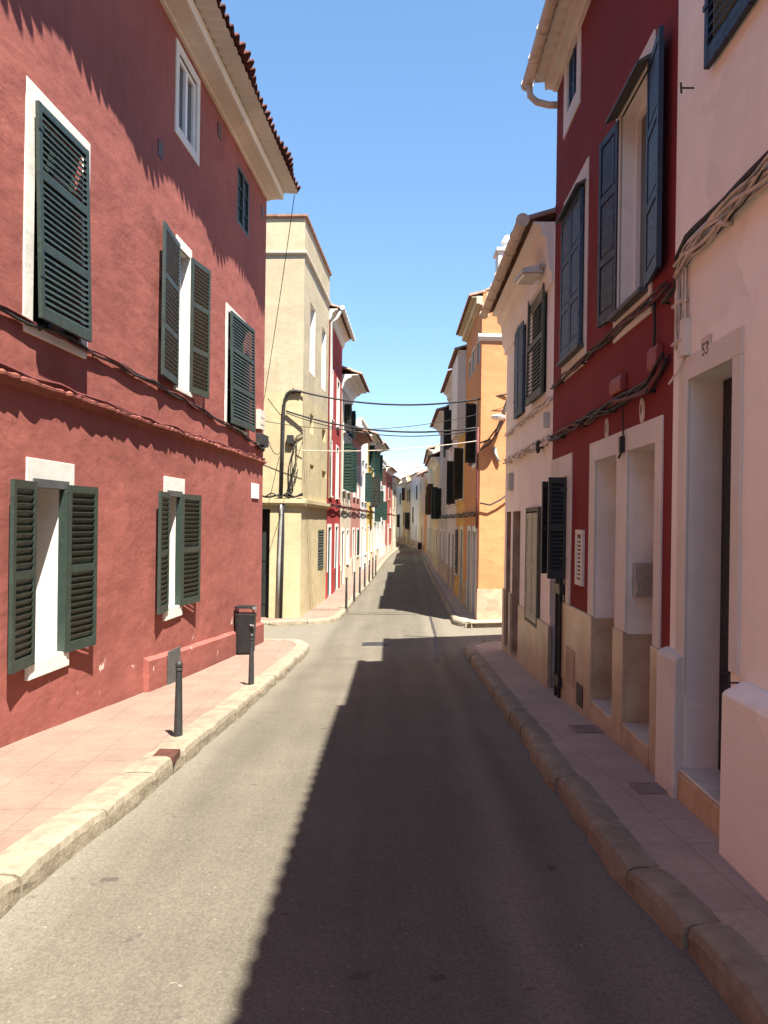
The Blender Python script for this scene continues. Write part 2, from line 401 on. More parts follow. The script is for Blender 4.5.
def casing(house, fr, u0, u1, z0, z1, depth, fmat='framewhite', pane='glass', mull=1, bars=2, fw=.05, name='window'):
    """joinery set back in its opening, glass behind it"""
    org = house['_o']; n1 = -depth+.07; n0 = -depth+.01
    mb = MB(org)
    mb.box(fr,u0,u0+fw,n0,n1,z0,z1); mb.box(fr,u1-fw,u1,n0,n1,z0,z1)
    mb.box(fr,u0+fw,u1-fw,n0,n1-.002,z1-fw,z1); mb.box(fr,u0+fw,u1-fw,n0,n1-.002,z0,z0+fw)
    for i in range(mull):
        c = u0+(u1-u0)*(i+1)/(mull+1); mb.box(fr,c-fw*.7,c+fw*.7,n0,n1+.006,z0+fw,z1-fw)
    for i in range(bars):
        c = z0+(z1-z0)*(i+1)/(bars+1); mb.box(fr,u0+fw,u1-fw,n0+.01,n1-.012,c-.012,c+.012)
    o = part(house, name, mb, M[fmat])
    g = MB(org); g.box(fr,u0+fw*.5,u1-fw*.5,n0+.006,n0+.02,z0+fw*.5,z1-fw*.5); part(o, 'pane', g, M[pane])
    return o
def surround(win, fr, u0, u1, z0, z1, bw, th=.015, mat='white', top=None, bottom=None, left=True, right=True):
    mb = MB(win['_o']); tp = top if top is not None else bw
    if left: mb.box(fr,u0-bw,u0,-.02,th,z0,z1+tp)
    if right: mb.box(fr,u1,u1+bw,-.02,th,z0,z1+tp)
    if tp: mb.box(fr,u0 if left else u0-bw,u1 if right else u1+bw,-.02,th-.002,z1,z1+tp)
    if bottom: mb.box(fr,u0-bw,u1+bw,-.02,th+.001,z0-bottom,z0)
    return part(win, 'surround', mb, M[mat], bevel=.004)
def sill(win, fr, u0, u1, z, out=.05, h=.05, dep=.2, mat='white'):
    mb = MB(win['_o']); mb.box(fr,u0,u1,-dep,out,z-h,z); return part(win, 'sill', mb, M[mat], bevel=.008)
def eave(house, fr, u0, u1, z, over, cmat='white', tmat='tile', rise=.32, back=4.0, pitch=.21, corn=.42, seg=8, flat=False, teeth=0):
    org = house['_o']
    mb = MB(org); a = corn; o1 = over*.52
    mb.ext(fr,u0,u1,[(0,z-a),(.035,z-a),(.04,z-a*.86),(.07,z-a*.8),(.09,z-a*.55),(o1*.62,z-a*.28),(o1*.95,z-a*.2),(o1,z-a*.18),(o1+.01,z-.03),(over-.06,z-.015),(over-.06,z+.012),(-.05,z+.012)])
    if flat:
        mb = MB(org); o1 = over*.55
        mb.ext(fr,u0,u1,[(-.01,z-a),(.05,z-a),(.06,z-a+.02),(o1*.8,z-a+.035),(o1*.82,z-a+.02),(o1*.97,z-a+.025),(o1,z-.03),(o1,z+.02),(-.01,z+.02)])
    part(house, 'cornice', mb, M[cmat], bevel=0)
    if flat:     # mortared undersides of the eave tiles, scalloped
        sc = MB(org); kk = max(2, int((u1-u0)/pitch)); nn = kk*seg; b = 0
        for n in (o1-.02, over+.0):
            for i in range(nn+1): sc.v.append(fr.w(u0+(u1-u0)*i/nn, n, z-.02+(over+.07-n)*rise*.25+.055*abs(math.sin(math.pi*(i%seg)/seg)))-sc.o)
        for i in range(nn): sc.f.append((i,i+1,nn+2+i,nn+1+i)); sc.mi.append(0)
        part(house, 'soffit', sc, M[cmat])
    t = MB(org); k = max(2, int((u1-u0)/pitch)); nn = k*seg; rows = [(over+.07,0.0),(over-.36,0.0),(over-.361,.03),(over-.8,.03),(-back*.5,.05),(-back,.05)]
    def tz(i, n, e): 
        ph = (i % seg)/seg; w = abs(math.sin(math.pi*ph)); return z+.035+e+(over+.07-n)*rise+w*.075
    b = len(t.v)
    for th in (0, -.022):
        for (n, e) in rows:
            for i in range(nn+1):
                jit = teeth*(.04*math.sin(i//seg*12.9898+1)+(.055+.035*math.sin(i//seg*7.13))*math.sin(math.pi*(i%seg)/seg)-.03) if n > over else 0
                t.v.append(fr.w(u0+(u1-u0)*i/nn, n+jit, tz(i,n,e)+th)-t.o)
    R = len(rows); W = nn+1
    for th in range(2):
        for r in range(R-1):
            for i in range(nn):
                q = b+(th*R+r)*W+i; t.f.append((q,q+1,q+W+1,q+W)); t.mi.append(0)
    for i in range(nn):
        q = b+i; t.f.append((q,q+1,q+1+R*W,q+R*W)); t.mi.append(0)
    for r in range(R-1):
        for i in (0,nn):
            q = b+r*W+i; t.f.append((q,q+W,q+W+R*W,q+R*W)); t.mi.append(0)
    # rear slope back down so the roof is a solid
    zr = z+.085+(over+.07+back)*rise
    part(house, 'roof', t, M[tmat])
    D = house['_D']
    for u in (u0+.03, u1-.03):
        g = MB(org)
        g.hexa([fr.w(u-.02,-.02,z),fr.w(u+.02,-.02,z),fr.w(u+.02,-back,z),fr.w(u-.02,-back,z),fr.w(u-.02,-.02,z+.03+(over+.05)*rise),fr.w(u+.02,-.02,z+.03+(over+.05)*rise),fr.w(u+.02,-back,zr-.08),fr.w(u-.02,-back,zr-.08)])
        g.hexa([fr.w(u-.02,-back,z),fr.w(u+.02,-back,z),fr.w(u+.02,-D,z),fr.w(u-.02,-D,z),fr.w(u-.02,-back,zr-.08),fr.w(u+.02,-back,zr-.08),fr.w(u+.02,-D,z+.1),fr.w(u-.02,-D,z+.1)])
        part(house, 'gable', g, house_mats[house.name])
    g = MB(org); g.q([fr.w(u0,-back,zr-.05),fr.w(u1,-back,zr-.05),fr.w(u1,-D-.2,z+.08),fr.w(u0,-D-.2,z+.08)]); part(house, 'rear_roof', g, M[tmat])
def gutter(house, fr, u0, u1, z, n, r=.065, mat='cablewhite', elbow=None):
    mb = MB(house['_o']); segs = max(3, int((u1-u0)/.55))
    mb.tube([fr.w(u0+(u1-u0)*i/segs, n, z) for i in range(segs+1)], r, 12)
    for i in range(segs+1):
        u = u0+(u1-u0)*i/segs; mb.tube([fr.w(u-.02,n,z),fr.w(u+.02,n,z)], r*1.16, 12)
    g = part(house, 'gutter', mb, M[mat], smooth=False)
    if elbow:
        e = MB(house['_o']); e.tube([fr.w(*p) for p in elbow], r*.62, 10); part(house, 'downpipe', e, M[mat], smooth=True)
house_mats = {}
def house(name, label, fr, u0, u1, mats, D=8.0, cat='house'):
    p = fr.w(u0,0,0); o = empty(name, (p.x,p.y,gz(p.x,p.y)), label, cat); o['_o'] = tuple(o.location); o['_D'] = D
    house_mats[o.name] = mats if not isinstance(mats, list) else mats[0]
    return o
def cable(name, label, pts, r, mat, group=None, smooth=True):
    mb = MB(pts[0]); mb.tube(pts, r, 6); o = mb.build(name, M[mat], smooth=smooth); tag(o, label, 'cable', group); return o
def sagline(a, b, sag, k=24):
    a, b = Vector(a), Vector(b)
    return [a.lerp(b, i/k)-Vector((0,0,sag*4*(i/k)*(1-i/k))) for i in range(k+1)]
def bundle(name, label, fr, pts, mats, cnt=4, r=.011, spread=.03, n=.04, step=.18, clips=True, sag=.025):
    """several cables clipped side by side along a wall; pts are (u,z)"""
    P = []
    for (a, b) in zip(pts, pts[1:]):
        d = math.hypot(b[0]-a[0], b[1]-a[1]); k = max(1, int(d/step))
        for i in range(k): P.append((a[0]+(b[0]-a[0])*i/k, a[1]+(b[1]-a[1])*i/k))
    P.append(pts[-1]); w0 = fr.w(P[0][0], n, P[0][1])
    root = MB(w0)
    for c in range(cnt):
        ph = c*2.4; line = []
        for i, (u, z) in enumerate(P):
            dz = spread*math.sin(ph+i*.55+math.sin(i*.31+c))-sag*abs(math.sin(i*.5*step/.18+c*.25)); dn = .5*spread*math.cos(ph*1.7+i*.47)
            line.append(fr.w(u, max(r+.004, n+dn), z+dz))
        root.tube(line, r*(1+.35*math.sin(c*3.3)), 6, mi=c % len(mats))
    if clips:
        for i in range(2, len(P), 6):
            u, z = P[i]; root.box(fr,u-.012,u+.012,0,n+spread*.7,z-spread*1.3-sag,z-spread*.9-sag*.6)
    o = root.build(name, [M[m] for m in mats], smooth=True); tag(o, label, 'cables'); return o
MID = (0,0)

# ------------------------------------------------------------ ground, road, pavements, kerbs
def cat(pts, k=8):
    r = []; n = len(pts)
    for i in range(n-1):
        p0, p1, p2, p3 = pts[max(0,i-1)], pts[i], pts[i+1], pts[min(n-1,i+2)]
        for j in range(k):
            t = j/k; f = []
            for a in (0,1):
                f.append(.5*((2*p1[a])+(-p0[a]+p2[a])*t+(2*p0[a]-5*p1[a]+4*p2[a]-p3[a])*t*t+(-p0[a]+3*p1[a]-3*p2[a]+p3[a])*t**3))
            r.append(tuple(f))
    return r+[pts[-1]]
mb = MB((0,0,-1.9)); mb.q([(-900,-300,-1.9),(900,-300,-1.9),(900,1500,-1.9),(-900,1500,-1.9)])
tag(mb.build('ground', M['earth']), kind='structure')
mb = MB(); xs = [-60,-30,-14]+[-12+.5*i for i in range(49)]+[14,30,60]; ys = [-30,-20,-12]+[-8+.4*i for i in range(int(148/.4))]
idx = {}
for j, y in enumerate(ys):
    for i, x in enumerate(xs):
        wob = .012*noise.noise(Vector((x*.5,y*.5,0))); mb.v.append(Vector((x,y,gz(x,y)-KH+wob)))
for j in range(len(ys)-1):
    for i in range(len(xs)-1):
        a = j*len(xs)+i; mb.f.append((a,a+1,a+1+len(xs),a+len(xs))); mb.mi.append(0)
tag(mb.build('road', M['asphalt'], smooth=True), kind='structure')

def pavement(kpts, xin, name_mat, kw, seedv):
    K = cat(kpts, 8); rnd = random.Random(seedv); s = -1 if xin < 0 else 1
    K = [(x, y) for x, y in K]
    mbp = MB(); cols = [xin, s*6.0]
    rows = []
    K0 = K; K2 = []
    for i_, (x, y) in enumerate(K0):
        a_, b_ = K0[max(0,i_-1)], K0[min(len(K0)-1,i_+1)]; tx, ty = b_[0]-a_[0], b_[1]-a_[1]; q_ = math.hypot(tx,ty); nx, ny = -ty/q_*s, tx/q_*s
        K2.append((x-nx*.12, y-ny*.12))
    for (x, y) in K2:
        rows.append([Vector((xin,y,gz(xin,y))), Vector((s*6 if abs(x) < 5.9 else x, y, gz(s*6,y)))]+[Vector((s*6*(1-f)+x*f if abs(x) < 5.9 else x, y, gz(x if f == 1 else s*6*(1-f)+x*f, y))) for f in (.5,1)])
    b = 0
    for r in rows: mbp.v += r
    for j in range(len(rows)-1):
        for i in range(3): 
            a = j*4+i; mbp.f.append((a,a+1,a+5,a+4)); mbp.mi.append(0)
    o = mbp.build('pavement', M[name_mat]); tag(o, kind='structure')
    # kerb stones
    kb = MB(); D = [0]
    for p, q in zip(K, K[1:]): D.append(D[-1]+math.hypot(q[0]-p[0], q[1]-p[1]))
    def pt(d):
        d = max(0, min(D[-1]-1e-4, d)); i = 0
        lo, hi = 0, len(D)-1
        while hi-lo > 1:
            m = (lo+hi)//2
            if D[m] <= d: lo = m
            else: hi = m
        f = (d-D[lo])/(D[hi]-D[lo]); p, q = K[lo], K[hi]
        return Vector((p[0]+(q[0]-p[0])*f, p[1]+(q[1]-p[1])*f)), Vector((q[0]-p[0], q[1]-p[1])).normalized()
    d = 0
    while d < D[-1]-.3:
        ln = rnd.uniform(.55,1.15); j1, j2, j3 = rnd.uniform(-.014,.014), rnd.uniform(.006,.018), rnd.uniform(-.012,.012)
        sg = 6; base = len(kb.v); npf = 8
        for k in range(sg+1):
            e = .02 if k in (0,sg) else 0
            dd = d+.006+(ln-.012)*k/sg; p, t = pt(dd); nrm = Vector((-t.y,t.x))*s   # towards the road
            q = noise.noise(Vector((dd*2.3,seedv,0)))*.012+noise.noise(Vector((dd*9,seedv,3)))*.006
            prof_ = [(-kw,-.15),(-kw,.010-e*.5),(-kw*.5,.012+j2-e+q*.5),(-.05,.009+j2-e+q),(-.014,-.004+j2-e+q),(.0,-.028+q-e),(.006+q-e*.5,-.09),(.008,-.19)]
            for (a, z) in prof_:
                P = p+nrm*(a+j1+q); kb.v.append(Vector((P.x,P.y,gz(P.x,P.y)+z)))
        for k in range(sg):
            for i in range(npf-1):
                a = base+k*npf+i; kb.f.append((a,a+1,a+npf+1,a+npf)); kb.mi.append(0)
        kb.f.append(tuple(base+i for i in range(npf))); kb.f.append(tuple(base+sg*npf+i for i in reversed(range(npf)))); kb.mi += [0,0]
        d += ln
    tag(kb.build('kerb', M['kerb']), kind='structure')
pavement([(-2.0,-12),(-1.95,-4),(-1.9,1),(-1.86,3.8),(-1.68,6.5),(-1.56,11),(-1.47,15.0),(-1.52,16.1),(-1.8,16.85),(-2.5,17.2),(-4,17.3),(-12,17.45)], -12, 'pavel', .27, 1)
pavement([(-12,20.5),(-4,20.62),(-2.4,20.68),(-1.6,20.8),(-1.24,21.3),(-1.12,22.4),(-.96,26),(-.6,32.8),(-.25,42),(.08,50.4),(.55,60),(1.2,70),(1.6,76),(1.5,82),(.9,92),(-.4,106),(-3,124),(-5.5,138)], -12, 'pavel', .2, 2)
pavement([(1.4,-12),(1.42,-2),(1.41,3.0),(1.31,4.4),(1.31,6.4),(1.44,10.5),(1.55,14.3),(1.68,15.4),(2.1,15.9),(3,16.05),(12,16.2)], 12, 'paver', .19, 3)
pavement([(12,19.3),(3,19.42),(2.2,19.55),(1.86,20.1),(1.84,21),(1.98,26),(2.3,40),(2.86,59),(3.05,67),(2.8,75),(2.3,82),(1.2,99),(-.3,112),(-3,130),(-4,138)], 12, 'paver', .16, 4)

# ============================================================ LEFT: brick red house
ZB = -1.75
FL = Fr((-3.3+(-14-6.74)*.0702, -14), (-2.65, 16.0), MID)
def uy(fr, y): return (y-fr.p.y)/fr.t.y
uE = FL.at(261.5,560)[0]
hr = house('red_house', 'large brick red three storey house with dark green shutters at the near left', FL, 0, uE, M['red'], 9)
LW = []   # openings: left px, ytop(at left px), ybottom(at left px), right px
def rect(fr, pl, yt, yb, pr, n=0):
    a, z1 = fr.at(pl, yt, n); _, z0 = fr.at(pl, yb, n); b, _ = fr.at(pr, yt, n); return a, b, z0, z1
g1 = rect(FL, 38, 484, 662, 69, .055); g2 = rect(FL, 170.5, 494, 609, 183, .055)
lw1 = (FL.at(38,500,.09)[0]-FL.at(9,500,.09)[0], FL.at(94,500,.09)[0]-FL.at(70,500,.09)[0], FL.at(170.5,500,.09)[0]-FL.at(157.5,500,.09)[0], FL.at(198,500,.09)[0]-FL.at(184,500,.09)[0])
f1 = rect(FL, 40, 102, 322, 89, .08); f2 = rect(FL, 181, 246, 387, 193, .05); f3 = rect(FL, 232, 311, 424, 251, .08)
lw2 = (FL.at(181,300,.08)[0]-FL.at(159,300,.08)[0], FL.at(206,300,.08)[0]-FL.at(193,300,.08)[0])
a1 = rect(FL, 178.5, 52, 128, 197); a2 = rect(FL, 237.5, 163, 222, 249.5)
zf = (f1[2]+f2[2]+f3[2])/3
print('openings', [tuple(round(v,2) for v in q) for q in (g1,g2,f1,f2,f3,a1,a2)], 'uE', uE)
aa = (a1[0]-4.6, a1[1]-4.6, a1[2], a1[3])
# another bay of the same house, behind the viewer
ob = (4.0,5.0,3.5,5.5)
holes = [(g1[0],g1[1],g1[2],g1[3],.52),(g2[0],g2[1],g2[2],g2[3],.52),(f1[0],f1[1],f1[2],f1[3],.13,0),(f2[0],f2[1],f2[2],f2[3],.2),(f3[0],f3[1],f3[2],f3[3],.13,0),
         (a1[0],a1[1],a1[2],a1[3],.10),(a2[0],a2[1],a2[2],a2[3],.12),(aa[0],aa[1],aa[2],aa[3],.10),ob+(.2,)]
ZTL = FL.at(268,203)[1]+.16
mb = MB(hr['_o']); wallmesh(mb, FL, 0, uE, ZB, ZTL, holes, step=.14, amp=.011, u_dense=(17,0)); body(mb, FL, 0, uE, ZB, ZTL, 9)
o = mb.build('wall', [M['red'],M['white']], hr)
for p in o.data.polygons: p.use_smooth = True
def ground_win(g, wl, wr, al, ar, label=None):
    w = casing(hr, FL, g[0], g[1], g[2], g[3], .52, 'green', 'glass', 1, 3)
    s = MB(hr['_o']); s.box(FL,g[0]-.12,g[1]+.20,-.02,.014,g[3]+.0,g[3]+.24)
    part(w, 'surround', s, M['white'], bevel=.004)
    s = MB(hr['_o']); s.box(FL,g[0]-.02,g[1]+.06,-.03,.03,g[3]-.03,g[3]+.055); part(w, 'lintel', s, M['lead'], bevel=.004)
    sill(w, FL, g[0]-.08, g[1]+.10, g[2]+.006, .035, .16, .46)
    # narrow green jamb board on the far side
    s = MB(hr['_o']); s.box(FL,g[1]-.035,g[1]+.005,-.03,.05,g[2]+.005,g[3]-.035); part(w, 'jamb_board', s, M['green'], bevel=.003)
    louvre(w, FL, g[0]-.01, .055, g[2]-.01, g[3]+.02, wl, al, 1, M['green'], .062)
    louvre(w, FL, g[1]+.01, .055, g[2]-.01, g[3]+.02, wr, ar, -1, M['green'], .062)
    return w
print('lw',lw1,lw2); ground_win(g1, lw1[0], lw1[1], 174, 174); ground_win(g2, lw1[2], lw1[3], 174, 174)
# first floor
w = casing(hr, FL, f1[0], f1[1], f1[2], f1[3], .13, 'green', 'dark', 1, 2)
surround(w, FL, f1[0]+.05, f1[1]+.03, f1[2], f1[3], .16, top=.18); sill(w, FL, f1[0]-.1, f1[1]+.14, f1[2]-.02, .03, .10)
louvre(w, FL, f1[0]-.03, .05, f1[2]+.02, f1[3]+.0, (f1[1]-f1[0]), 1, 1, M['green'], .056, mids=2, swing=.03)
w = casing(hr, FL, f2[0], f2[1], f2[2], f2[3], .2, 'framewhite', 'glass', 1, 2)
surround(w, FL, f2[0], f2[1], f2[2], f2[3], .07, top=.14); sill(w, FL, f2[0]-.1, f2[1]+.1, f2[2], .04, .07)
louvre(w, FL, f2[0]-.01, .045, f2[2]+.0, f2[3]+.02, lw2[0], 174, 1, M['green'], .055, mids=2)
louvre(w, FL, f2[1]+.01, .045, f2[2]+.0, f2[3]+.02, lw2[1], 172, -1, M['green'], .055, mids=2)
w = casing(hr, FL, f3[0], f3[1], f3[2], f3[3], .13, 'green', 'dark')
surround(w, FL, f3[0], f3[1], f3[2], f3[3], .12, top=.12, right=False); sill(w, FL, f3[0]-.1, f3[1]+.05, f3[2], .03, .06)
louvre(w, FL, f3[0]-.02, .05, f3[2], f3[3], (f3[1]-f3[0])*1.02, 3, 1, M['green'], .055, mids=2, swing=.02)
# attic
for g in (a1, aa):
    w = casing(hr, FL, g[0], g[1], g[2], g[3], .09, 'framewhite', 'glass', 1, 0, fw=.06)
    surround(w, FL, g[0], g[1], g[2], g[3], .13, th=.02, bottom=.14)
w = casing(hr, FL, a2[0], a2[1], a2[2], a2[3], .07, 'green', 'dark', 1, 2, fw=.06); 
w = casing(hr, FL, *ob[:2], *ob[2:], .2); louvre(w, FL, ob[0], .05, ob[2], ob[3], 1.0, 2, 1, M['green'])
eave(hr, FL, 0, uE+.05, ZTL, .66, 'white', 'tiledark', rise=.28, back=4.5, pitch=.215, corn=.16, flat=True, teeth=1)
# moulding between floors (uneven, overpainted)
def rough_course(h, fr, u0, u1, z, mat, n=.075, hh=.07, nm='string_course'):
    k = int((u1-u0)/.07); mb = MB(h['_o']); P = 7; b = 0
    for i in range(k+1):
        u = u0+(u1-u0)*i/k; q = noise.noise(Vector((u*4,1,z))); q2 = noise.noise(Vector((u*11,5,z))); q3 = noise.noise(Vector((u*1.3,9,z)))
        nn = n*(1+.35*q+.3*q2); zz = z+.02*q3+.012*q2
        for (a, c) in ((-.01,-hh*.9),(.012,-hh*.75),(nn*.55,-hh*.2+.02*q2),(nn*1.0,-.005-.015*q),(nn*1.02,.022),(nn*.5,.045+.012*q2),(-.01,.055)):
            mb.v.append(fr.w(u,a,zz+c)-mb.o)
    for i in range(k):
        for j in range(P-1):
            a = i*P+j; mb.f.append((a,a+1,a+P+1,a+P)); mb.mi.append(0)
    mb.f.append(tuple(range(P))); mb.f.append(tuple(k*P+j for j in reversed(range(P)))); mb.mi += [0,0]
    return part(h, nm, mb, M[mat])
zl = [FL.at(0,370)[1], FL.at(130,420)[1], FL.at(256,462)[1]]
rough_course(hr, FL, 0, uE, sum(zl)/3, 'redtrim', n=.085)
# raised base
ub = FL.at(143,700)[0]; mb = MB(hr['_o']); zb1 = FL.at(160,668)[1]
P0 = FL.w(ub,0,0); k = 14
for i in range(k):
    ua, uc = ub+(uE-ub)*i/k, ub+(uE-ub)*(i+1)/k
    za, zc = [gz(FL.w(q,0,0).x, FL.w(q,0,0).y)+.40+.02*noise.noise(Vector((q*2,0,0))) for q in (ua,uc)]
    mb.hexa([FL.w(ua,-.02,ZB),FL.w(uc,-.02,ZB),FL.w(uc,.075,ZB),FL.w(ua,.075,ZB),FL.w(ua,-.02,za+.05),FL.w(uc,-.02,zc+.05),FL.w(uc,.07,zc),FL.w(ua,.07,za)])
part(hr, 'plinth', mb, M['red'], merge=True)
# vents, plaques and odd bits on the wall
ua, za = FL.at(162,648); ub2, zb2 = FL.at(174,682)
mb = MB(hr['_o']); mb.box(FL,ua,ub2,.078,.090,zb2,za-.05); part(hr, 'hatch_cover', mb, M['lead'], bevel=.004)
for (px,py) in ((160,150),(219,131),(262,212)):
    u, z = FL.at(px,py); mb = MB(hr['_o']); mb.box(FL,u-.09,u+.09,-.02,.012,z-.11,z+.11); part(hr, 'vent', mb, M['brown'], bevel=.004)
u0_, z1_ = FL.at(251,483); u1_, z0_ = FL.at(257.5,499)
mb = MB(FL.w(u0_,0,z0_)); mb.box(FL,u0_,u1_,.001,.03,z0_,z1_); tag(mb.build('wall_plaque', M['purewhite'], bevel=.004), 'blank white tile plaque on the red wall just below the moulding at the street corner', 'plaque')
u0_, z1_ = FL.at(256,409); u1_, z0_ = FL.at(260.5,431)
mb = MB(FL.w(u0_,0,z0_)); mb.box(FL,u0_,u1_,.001,.09,z0_,z1_); mb.box(FL,u0_+.04,u1_-.04,.09,.095,z0_+.1,z0_+.16); mb.box(FL,u0_+.04,u1_-.04,.09,.095,z1_-.16,z1_-.1)
tag(mb.build('junction_box', M['cablewhite'], bevel=.006), 'cream junction box at the corner of the red house above the cables', 'box')
u0_, z1_ = FL.at(256,430); mb = MB(FL.w(u0_,0,z1_)); mb.box(FL,u0_-.02,uE-.01,.001,.12,z1_-.30,z1_-.06); mb.tube([FL.w(u0_-.1,.06,z1_-.3),FL.w(u0_+.1,.09,z1_-.38),FL.w(uE,.1,z1_-.25)],.03,7)
tag(mb.build('cable_splice', M['cable'], bevel=.01), 'black cable splice box under the cream junction box on the red corner', 'box')
zc = [FL.at(0,308), FL.at(100,355), FL.at(165,389), FL.at(232,428), FL.at(257,447)]
pts = [(0.2, zc[0][1]+.04)]+[(u, z) for u, z in zc]
pts[-1] = (uE-.05, pts[-1][1])
bundle('cable_bundle', 'dark cable bundle clipped across the brick red house under its first floor windows', FL, pts, ['cable','cablered'], 4, .013, .022, .035)
bundle('cable_bundle', 'red overpainted cables lying on the moulding of the brick red house', FL, [(0.2,sum(zl)/3+.075),(uE-.05,sum(zl)/3+.075)], ['cablered'], 2, .016, .016, .05, clips=False)

# ============================================================ RIGHT: near white house, crimson house, blush house
FR = Fr((2.05-13*.02, -8), (2.25, 15.0), MID)
uAB = FR.at(674.5,300)[0]; uBC = FR.at(553,400)[0]; uC = FR.at(505.5,465)[0]
ha = house('white_house', 'blush white house number 53 with a deep doorway at the near right', FR, 0, uAB, M['whitewall'], 9)
d53 = rect(FR, 690, 382, 790, 735)      # note: far px is the smaller one on this side
du0, dz1 = FR.at(735,358); du1, _ = FR.at(689.5,382)
zA = 7.75
wt = rect(FR, 713, 0, 64, 768)
wu1, wz0 = FR.at(713,64); wu0 = wu1-1.25
holes = [(du0,du1,-.12,dz1,.27,1),(wu0,wu1,wz0,wz0+1.9,.15,1)]
mb = MB(ha['_o']); wallmesh(mb, FR, 0, uAB, ZB, zA, holes, step=.2, amp=.006, u_dense=(9,0)); body(mb, FR, 0, uAB, ZB, zA, 9)
mb.build('wall', [M['whitewall'],M['jamb']], ha)
eave(ha, FR, 0, uAB, zA, .34, 'white', 'tile', rise=.3, pitch=.21)
d = MB(ha['_o']); d.box(FR,du0+.0,du1,-.265,-.225,-.1,dz1-.0); 
d.box(FR,du0+.08,du1-.08,-.225,-.21,.9,dz1-.2); d.box(FR,du0+.08,du1-.08,-.225,-.21,.15,.75)
dd = part(ha, 'door', d, M['black'], bevel=.004)
d = MB(ha['_o']); d.tube([FR.w(du0+.12,-.2,.95),FR.w(du0+.12,-.15,.95),FR.w(du0+.2,-.15,.95)],.011,8); part(dd, 'handle', d, M['steel'])
sb = .13
d = MB(ha['_o'])
d.box(FR,du1,du1+.16,-.01,.018,.6,dz1+.16); d.box(FR,du0-.12,du1,-.01,.016,dz1,dz1+.16); d.box(FR,du0-.12,du0,-.01,.018,.9,dz1)
part(ha, 'door_surround', d, M['white'], bevel=.006)
# step
xs_ = FR.w(du0,0,0); zg = gz(xs_.x, xs_.y); zst = FR.at(680,765)[1]
d = MB(ha['_o']); d.box(FR,du0+.002,du1-.002,-.24,.045,-.6,zst-.02); st = part(ha, 'doorstep', d, M['stepface'], bevel=.01)
d = MB(ha['_o']); d.box(FR,du0+.002,du1-.002,-.235,.04,zst-.019,zst+.006); part(st, 'tread', d, M['step'], bevel=.008)
# raised bases
zpl = FR.at(722,690,.13)[1]; upl = FR.at(722,690,.13)[0]
d = MB(ha['_o']); d.ext(FR,0,upl,[(-.02,ZB),(.15,ZB),(.135,zpl-.02),(.12,zpl),(.03,zpl+.05),(-.02,zpl+.055)]); part(ha, 'plinth', d, M['whitewall'], bevel=.012)
upr = FR.at(657,650,.07)[0]; zpr = FR.at(664,652,.07)[1]
d = MB(ha['_o']); d.ext(FR,du1+.004,upr,[(-.02,ZB),(.08,ZB),(.075,zpr-.03),(.06,zpr),(-.02,zpr+.03)]); part(ha, 'pier_base', d, M['white'], bevel=.012)
w = casing(ha, FR, wu0, wu1, wz0, wz0+1.9, .15); louvre(w, FR, wu1+.01, .02, wz0-.03, wz0+1.9, .63, 0, -1, M['blue'], .06); louvre(w, FR, wu0-.01, .02, wz0-.03, wz0+1.9, .63, 0, 1, M['blue'], .06)
# number tile 53
u1_, z1_ = FR.at(703,338); u0_, z0_ = FR.at(712,361)
zc_ = (z0_+z1_)/2
mb = MB(FR.w(u0_,0,z0_)); mb.box(FR,u0_,u1_,.001,.014,zc_-.085,zc_+.085); pl = mb.build('number_tile', M['cablewhite'], bevel=.003)
tag(pl, 'small cream house number tile reading 53 above the deep doorway', 'number tile'); pl['_o'] = tuple(mb.o)
def text(s, size, fr, u, n, z, mat, parent):
    cu = bpy.data.curves.new('numerals','FONT'); cu.body = s; cu.size = size; cu.extrude = .0012; cu.align_x = 'CENTER'; cu.align_y = 'CENTER'; cu.offset = .0012
    tmp = bpy.data.objects.new('tmp', cu); C.objects.link(tmp); dg = bpy.context.evaluated_depsgraph_get(); me = bpy.data.meshes.new_from_object(tmp.evaluated_get(dg)); bpy.data.objects.remove(tmp)
    right = Vector((0,0,1)).cross(fr.n).normalized(); p = fr.w(u,n,z)
    for v in me.vertices: q = p+right*v.co.x+Vector((0,0,1))*v.co.y+fr.n*v.co.z-Vector(parent['_o']); v.co = q
    me.materials.clear(); me.materials.append(mat); o = bpy.data.objects.new('numerals', me); C.objects.link(o); o.parent = parent
text('53', .115, FR, (u0_+u1_)/2, .0155, zc_, M['black'], pl)
# iron pins
for (px,py,lab) in ((694,88,'small iron pin sticking out of the white wall high above the doorway'),(745,683,'black iron hook with cross bar low on the white wall above its raised base')):
    u, z = FR.at(px,py); mb = MB(FR.w(u,0,z)); mb.tube([FR.w(u,.0,z),FR.w(u,.09,z)],.006,6); mb.tube([FR.w(u,.085,z-.035),FR.w(u,.09,z+.035)],.007,6)
    tag(mb.build('iron_pin', M['cable']), lab, 'pin')
